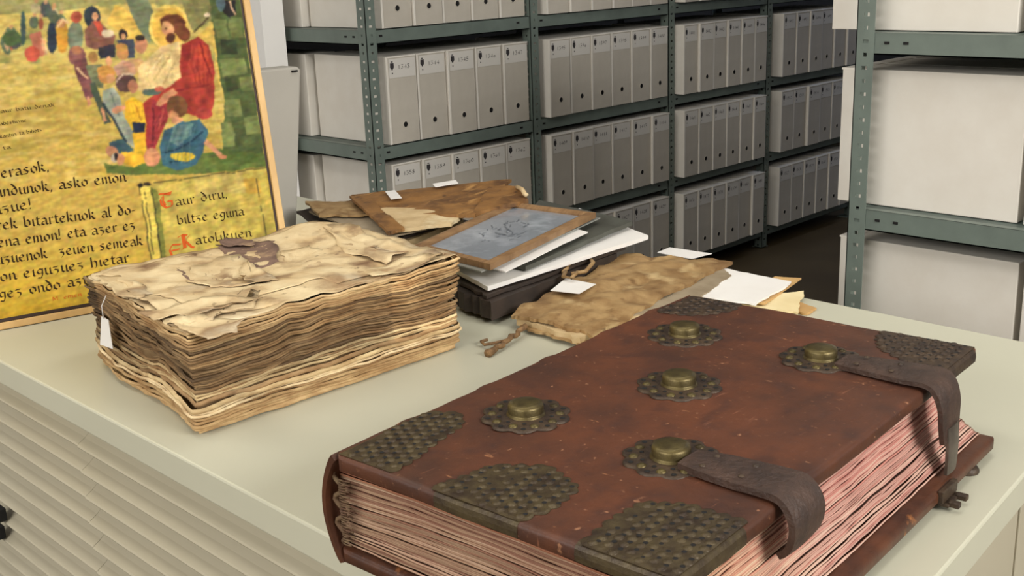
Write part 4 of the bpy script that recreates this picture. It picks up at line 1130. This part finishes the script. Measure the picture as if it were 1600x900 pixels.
ell(485, 300, 26, 30, (190, 150, 84)); poly([(450, 340), (530, 340), (540, 460), (480, 450)], (122, 134, 100)); line([(480, 430), (560, 640)], 34, (84, 98, 84)); line([(530, 560), (550, 630)], 16, (212, 156, 120))
ell(640, 270, 34, 40, (212, 158, 96)); ell(635, 245, 32, 20, (206, 160, 84)); ell(565, 320, 18, 26, (218, 166, 122)); poly([(590, 350), (640, 310), (700, 330), (710, 390), (610, 400)], (196, 160, 140))
ell(700, 340, 60, 38, (214, 160, 126), .6)
# the pale robe and the seated figure in red, children at the knees
ell(880, 140, 104, 118, (238, 214, 112)); ell(880, 140, 90, 102, (228, 192, 84))
poly([(720, 350), (840, 240), (930, 220), (960, 300), (950, 420), (880, 470), (800, 500), (720, 470)], (226, 206, 146)); line([(800, 420), (900, 260)], 8, (196, 176, 116)); line([(850, 440), (930, 290)], 6, (196, 176, 116)); line([(760, 400), (850, 280)], 6, (240, 226, 176))
poly([(1000, 170), (1030, 190), (1110, 110), (1130, 320), (1170, 520), (1140, 420), (1110, 250)], (214, 188, 92)); line([(1005, 165), (1090, 90)], 8, (86, 72, 50)); ell(1078, 80, 16, 14, (222, 214, 190))
poly([(950, 230), (1030, 190), (1085, 235), (1110, 330), (1120, 440), (1110, 560), (1080, 612), (1010, 600), (900, 560), (860, 650), (810, 770), (765, 790), (745, 660), (735, 545), (800, 500), (890, 450), (940, 400), (935, 300)], (176, 66, 54))
poly([(950, 240), (1000, 210), (985, 320), (955, 400)], (156, 48, 44)); poly([(1030, 230), (1075, 240), (1100, 340), (1060, 400), (1010, 430), (1040, 330)], (206, 80, 58))
line([(1040, 220), (1100, 400)], 10, (150, 42, 40)); line([(920, 470), (1090, 440)], 8, (146, 44, 44)); line([(930, 500), (990, 570)], 8, (150, 46, 50))
poly([(800, 520), (900, 560), (850, 680), (800, 780), (765, 780), (775, 620)], (168, 58, 66)); line([(800, 560), (800, 760)], 10, (120, 40, 52)); line([(850, 560), (830, 680)], 8, (206, 96, 84))
ell(900, 125, 66, 54, (132, 78, 48), 1, .3); ell(950, 170, 34, 48, (126, 74, 46), 1, -.5); ell(875, 150, 30, 42, (224, 174, 126), 1, -.35); ell(890, 200, 22, 26, (112, 66, 42)); ell(868, 150, 6, 4, (90, 56, 40)); line([(835, 110), (900, 85), (960, 120)], 16, (110, 64, 40))
poly([(810, 545), (850, 490), (900, 460), (930, 480), (880, 520), (840, 550)], (220, 160, 116))
ell(790, 480, 50, 20, (96, 122, 112)); ell(830, 465, 26, 16, (200, 110, 86))
ell(1060, 590, 46, 30, (198, 78, 72)); ell(920, 555, 56, 62, (132, 92, 56)); ell(905, 600, 30, 22, (206, 150, 104)); poly([(900, 600), (960, 620), (940, 660), (890, 640)], (214, 160, 120))
poly([(860, 680), (940, 640), (1040, 620), (1085, 690), (1060, 790), (1020, 860), (920, 885), (845, 860), (830, 770)], (66, 116, 142)); poly([(900, 660), (1010, 640), (1000, 700), (930, 760), (880, 740)], (112, 154, 160)); line([(860, 800), (960, 760), (1060, 690)], 9, (36, 72, 100)); line([(880, 850), (1010, 820)], 9, (40, 80, 110)); ell(950, 815, 66, 24, (226, 200, 60))
line([(1070, 735), (1160, 820)], 24, (220, 166, 124)); ell(1160, 818, 22, 12, (206, 146, 106))
ell(655, 430, 56, 48, (104, 78, 76)); line([(600, 430), (640, 385), (700, 390)], 10, (206, 190, 170)); ell(690, 450, 28, 34, (196, 140, 108))
poly([(650, 530), (690, 500), (740, 530), (765, 640), (755, 850), (700, 830), (690, 680), (655, 610)], (236, 194, 44)); poly([(690, 640), (760, 640), (755, 690), (695, 690)], (42, 54, 84)); line([(700, 540), (740, 630)], 7, (196, 150, 30))
ell(555, 390, 44, 44, (206, 152, 84)); ell(550, 370, 44, 26, (196, 150, 70)); ell(575, 410, 22, 24, (216, 160, 118))
poly([(540, 470), (590, 450), (625, 500), (640, 580), (690, 680), (700, 770), (640, 720), (570, 600), (535, 520)], (160, 176, 164)); line([(580, 480), (620, 600)], 7, (112, 130, 128)); line([(540, 540), (660, 740)], 12, (52, 70, 84)); ell(620, 570, 36, 18, (214, 158, 120), 1, -.3)
poly([(570, 740), (640, 720), (700, 780), (660, 800), (580, 800)], (66, 104, 120)); ell(585, 790, 36, 28, (190, 140, 110), 1, .6); ell(600, 820, 26, 22, (206, 200, 190)); ell(605, 815, 12, 18, (40, 36, 40))
poly([(630, 790), (740, 800), (760, 850), (700, 870), (650, 850)], (230, 190, 50)); ell(790, 820, 40, 50, (216, 156, 116)); ell(630, 830, 20, 30, (206, 150, 112))
# scroll panel
def P8(x, y): return ((200+x*.2556)/.3, (250+y*.2556)/.3)
poly([P8(160, 140), P8(840, 45), P8(960, 700), P8(230, 760)], (204, 190, 92)); poly([P8(700, 120), P8(800, 105), P8(820, 200), P8(720, 210)], (206, 164, 60), .6); poly([P8(400, 100), P8(700, 70), P8(720, 200), P8(420, 230)], (200, 186, 116), .5)
poly([P8(65, 165), P8(150, 165), P8(225, 640), P8(150, 640)], (222, 208, 96)); poly([P8(145, 170), P8(185, 190), P8(235, 620), P8(200, 620)], (142, 150, 70))
for a_, b_, w__ in ((P8(68, 165), P8(150, 640), 5), (P8(145, 170), P8(208, 620), 6), (P8(160, 140), P8(840, 48), 4), (P8(780, 90), P8(860, 520), 4), (P8(105, 200), P8(160, 600), 4)): line([a_, b_], w__, (70, 74, 46))
ell(*P8(78, 158), 16, 11, (40, 40, 34)); ell(*P8(120, 150), 18, 10, (52, 50, 40)); ell(*P8(112, 162), 6, 5, (200, 190, 110))
line([(P8(845, 60)), P8(920, 470)], 10, (196, 176, 70))
# folds of the robes
for k in range(9): line([(1000+k*13, 240+k*9), (985+k*14, 330+k*6), (1010+k*10, 420+k*4)], 4, (140, 40, 38) if k % 2 else (214, 96, 74), .5)
for k in range(7): line([(905-k*12, 560+k*4), (850-k*9, 660), (790-k*2, 770)], 4, (128, 44, 54) if k % 2 else (204, 92, 84), .5)
for k in range(7): line([(905+k*20, 655), (880+k*18, 740), (860+k*22, 850)], 4, (44, 88, 118) if k % 2 else (130, 170, 176), .5)
for k in range(8): line([(760+k*22, 330-k*10), (745+k*22, 400), (765+k*20, 470-k*4)], 4, (196, 176, 122) if k % 2 else (240, 228, 180), .6)
for k in range(5): line([(660+k*18, 530), (690+k*14, 620)], 4, (206, 160, 40), .6)
hz = vn(uu*90+9, vv*330-uu*40, 31)+.6*vn(uu*330, vv*330, 30)
img = img*(.84+.17*hz[..., None])*np.array([1.04, .985, .93])
sh = np.stack([vn(uu*170, vv*240, 40+c) for c in range(3)], -1); img = img+(sh-.5)*14
g_ = img.mean(-1, keepdims=True); img = g_+(img-g_)*.86
for _ in range(1): img = (img+np.roll(img, 1, 0)+np.roll(img, -1, 0)+np.roll(img, 1, 1)+np.roll(img, -1, 1))/5
img = np.clip(255*(img/255)**1.15*.95, 0, 255)/255.0
lin = np.where(img <= .04045, img/12.92, ((img+.055)/1.055)**2.4)
nv1, nu1 = X.shape
verts = (Pw-np.array(PC)).reshape(-1, 3)
idx = np.arange(nv1*nu1).reshape(nv1, nu1)
quads = np.stack([idx[:-1, :-1], idx[:-1, 1:], idx[1:, 1:], idx[1:, :-1]], -1).reshape(-1, 4)
me = bpy.data.meshes.new('painted_print')
me.vertices.add(len(verts)); me.vertices.foreach_set('co', verts.astype(np.float32).ravel())
me.loops.add(quads.size); me.loops.foreach_set('vertex_index', quads.astype(np.int32).ravel())
me.polygons.add(len(quads)); me.polygons.foreach_set('loop_start', np.arange(0, quads.size, 4, dtype=np.int32))
me.update(calc_edges=True)
ca = me.color_attributes.new('tone', 'FLOAT_COLOR', 'POINT')
ca.data.foreach_set('color', np.concatenate([lin.reshape(-1, 3), np.ones((len(verts), 1))], 1).astype(np.float32).ravel())
M['print'] = mat('chart_print', (1, 1, 1, 1), None, .6, attr=True, spec=.12)
me.materials.append(M['print'])
po = bpy.data.objects.new('printed_picture', me); C.objects.link(po); po.parent = ch; po.location = PC-PW(ch)
# lettering
M['chartink'] = mat('chart_ink', S(56, 42, 24), None, .8, spec=.1); M['chartred'] = mat('chart_red', S(204, 92, 40), None, .8, spec=.1)
blk, redm = MB(), True
def chart_line(text, a, b, h, m_=None, nib=(.11, .075)):
    (u0, v0), (u1, v1) = pix2uv(*a), pix2uv(*b)
    p0 = pp(u0, v0, .0018); p1 = pp(u1, v1, .0018); ex = (p1-p0).normalized(); ey = ex.cross(EN)
    if ey.z < 0: ey = -ey
    write_line(blk, text, p0, ex, ey, h, width=(p1-p0).length, nib=nib, mi=1 if m_ else 0)
XH = .0098
for text, a, b in (('ziteken asko erasok,', (-150, 303), (78, 266)), ('ta zure lagundunok, asko emon', (-130, 323), (198, 283)), ('deiguzue!', (-60, 345), (52, 325)),
    ('ta zurek bitarteknok al do-', (-60, 366), (213, 334)), ('asko ena emon! eta azer ez', (-60, 394), (213, 358)), ('guziduzuenok  zeuen semeak', (-60, 421), (224, 382)),
    ('auemon eiguzuez hietar', (-60, 449), (203, 409)), ('ta degez ondo aztu', (-60, 478), (150, 441))):
    chart_line(text, a, b, XH)
for text, a, b in (('izan ene haur batu denak', (-60, 184), (86, 166)), ('abestuzue', (0, 196), (42, 190)), ('kantuz ta bihotz', (0, 216), (66, 205)), ('ta', (4, 234), (18, 232))):
    chart_line(text, a, b, .0034)
chart_line('aur diru,', (274, 322), (356, 308), .0092, nib=(.09, .065)); chart_line('biltze eguna', (277, 351), (382, 336), .0095, nib=(.09, .065)); chart_line('atolikuen', (305, 382), (394, 369), .0092, nib=(.09, .065))
chart_line('G', (252, 326), (275, 322), .0130, redm, (.12, .09)); chart_line('K', (282, 390), (306, 386), .0130, redm, (.12, .09)); chart_line('E', (264, 404), (290, 400), .0130, redm, (.12, .09))
chart_line('M. emen', (82, 470), (128, 462), .004, redm)
blk.build('lettering', [M['chartink'], M['chartred']], po, origin=PC, recalc=False)
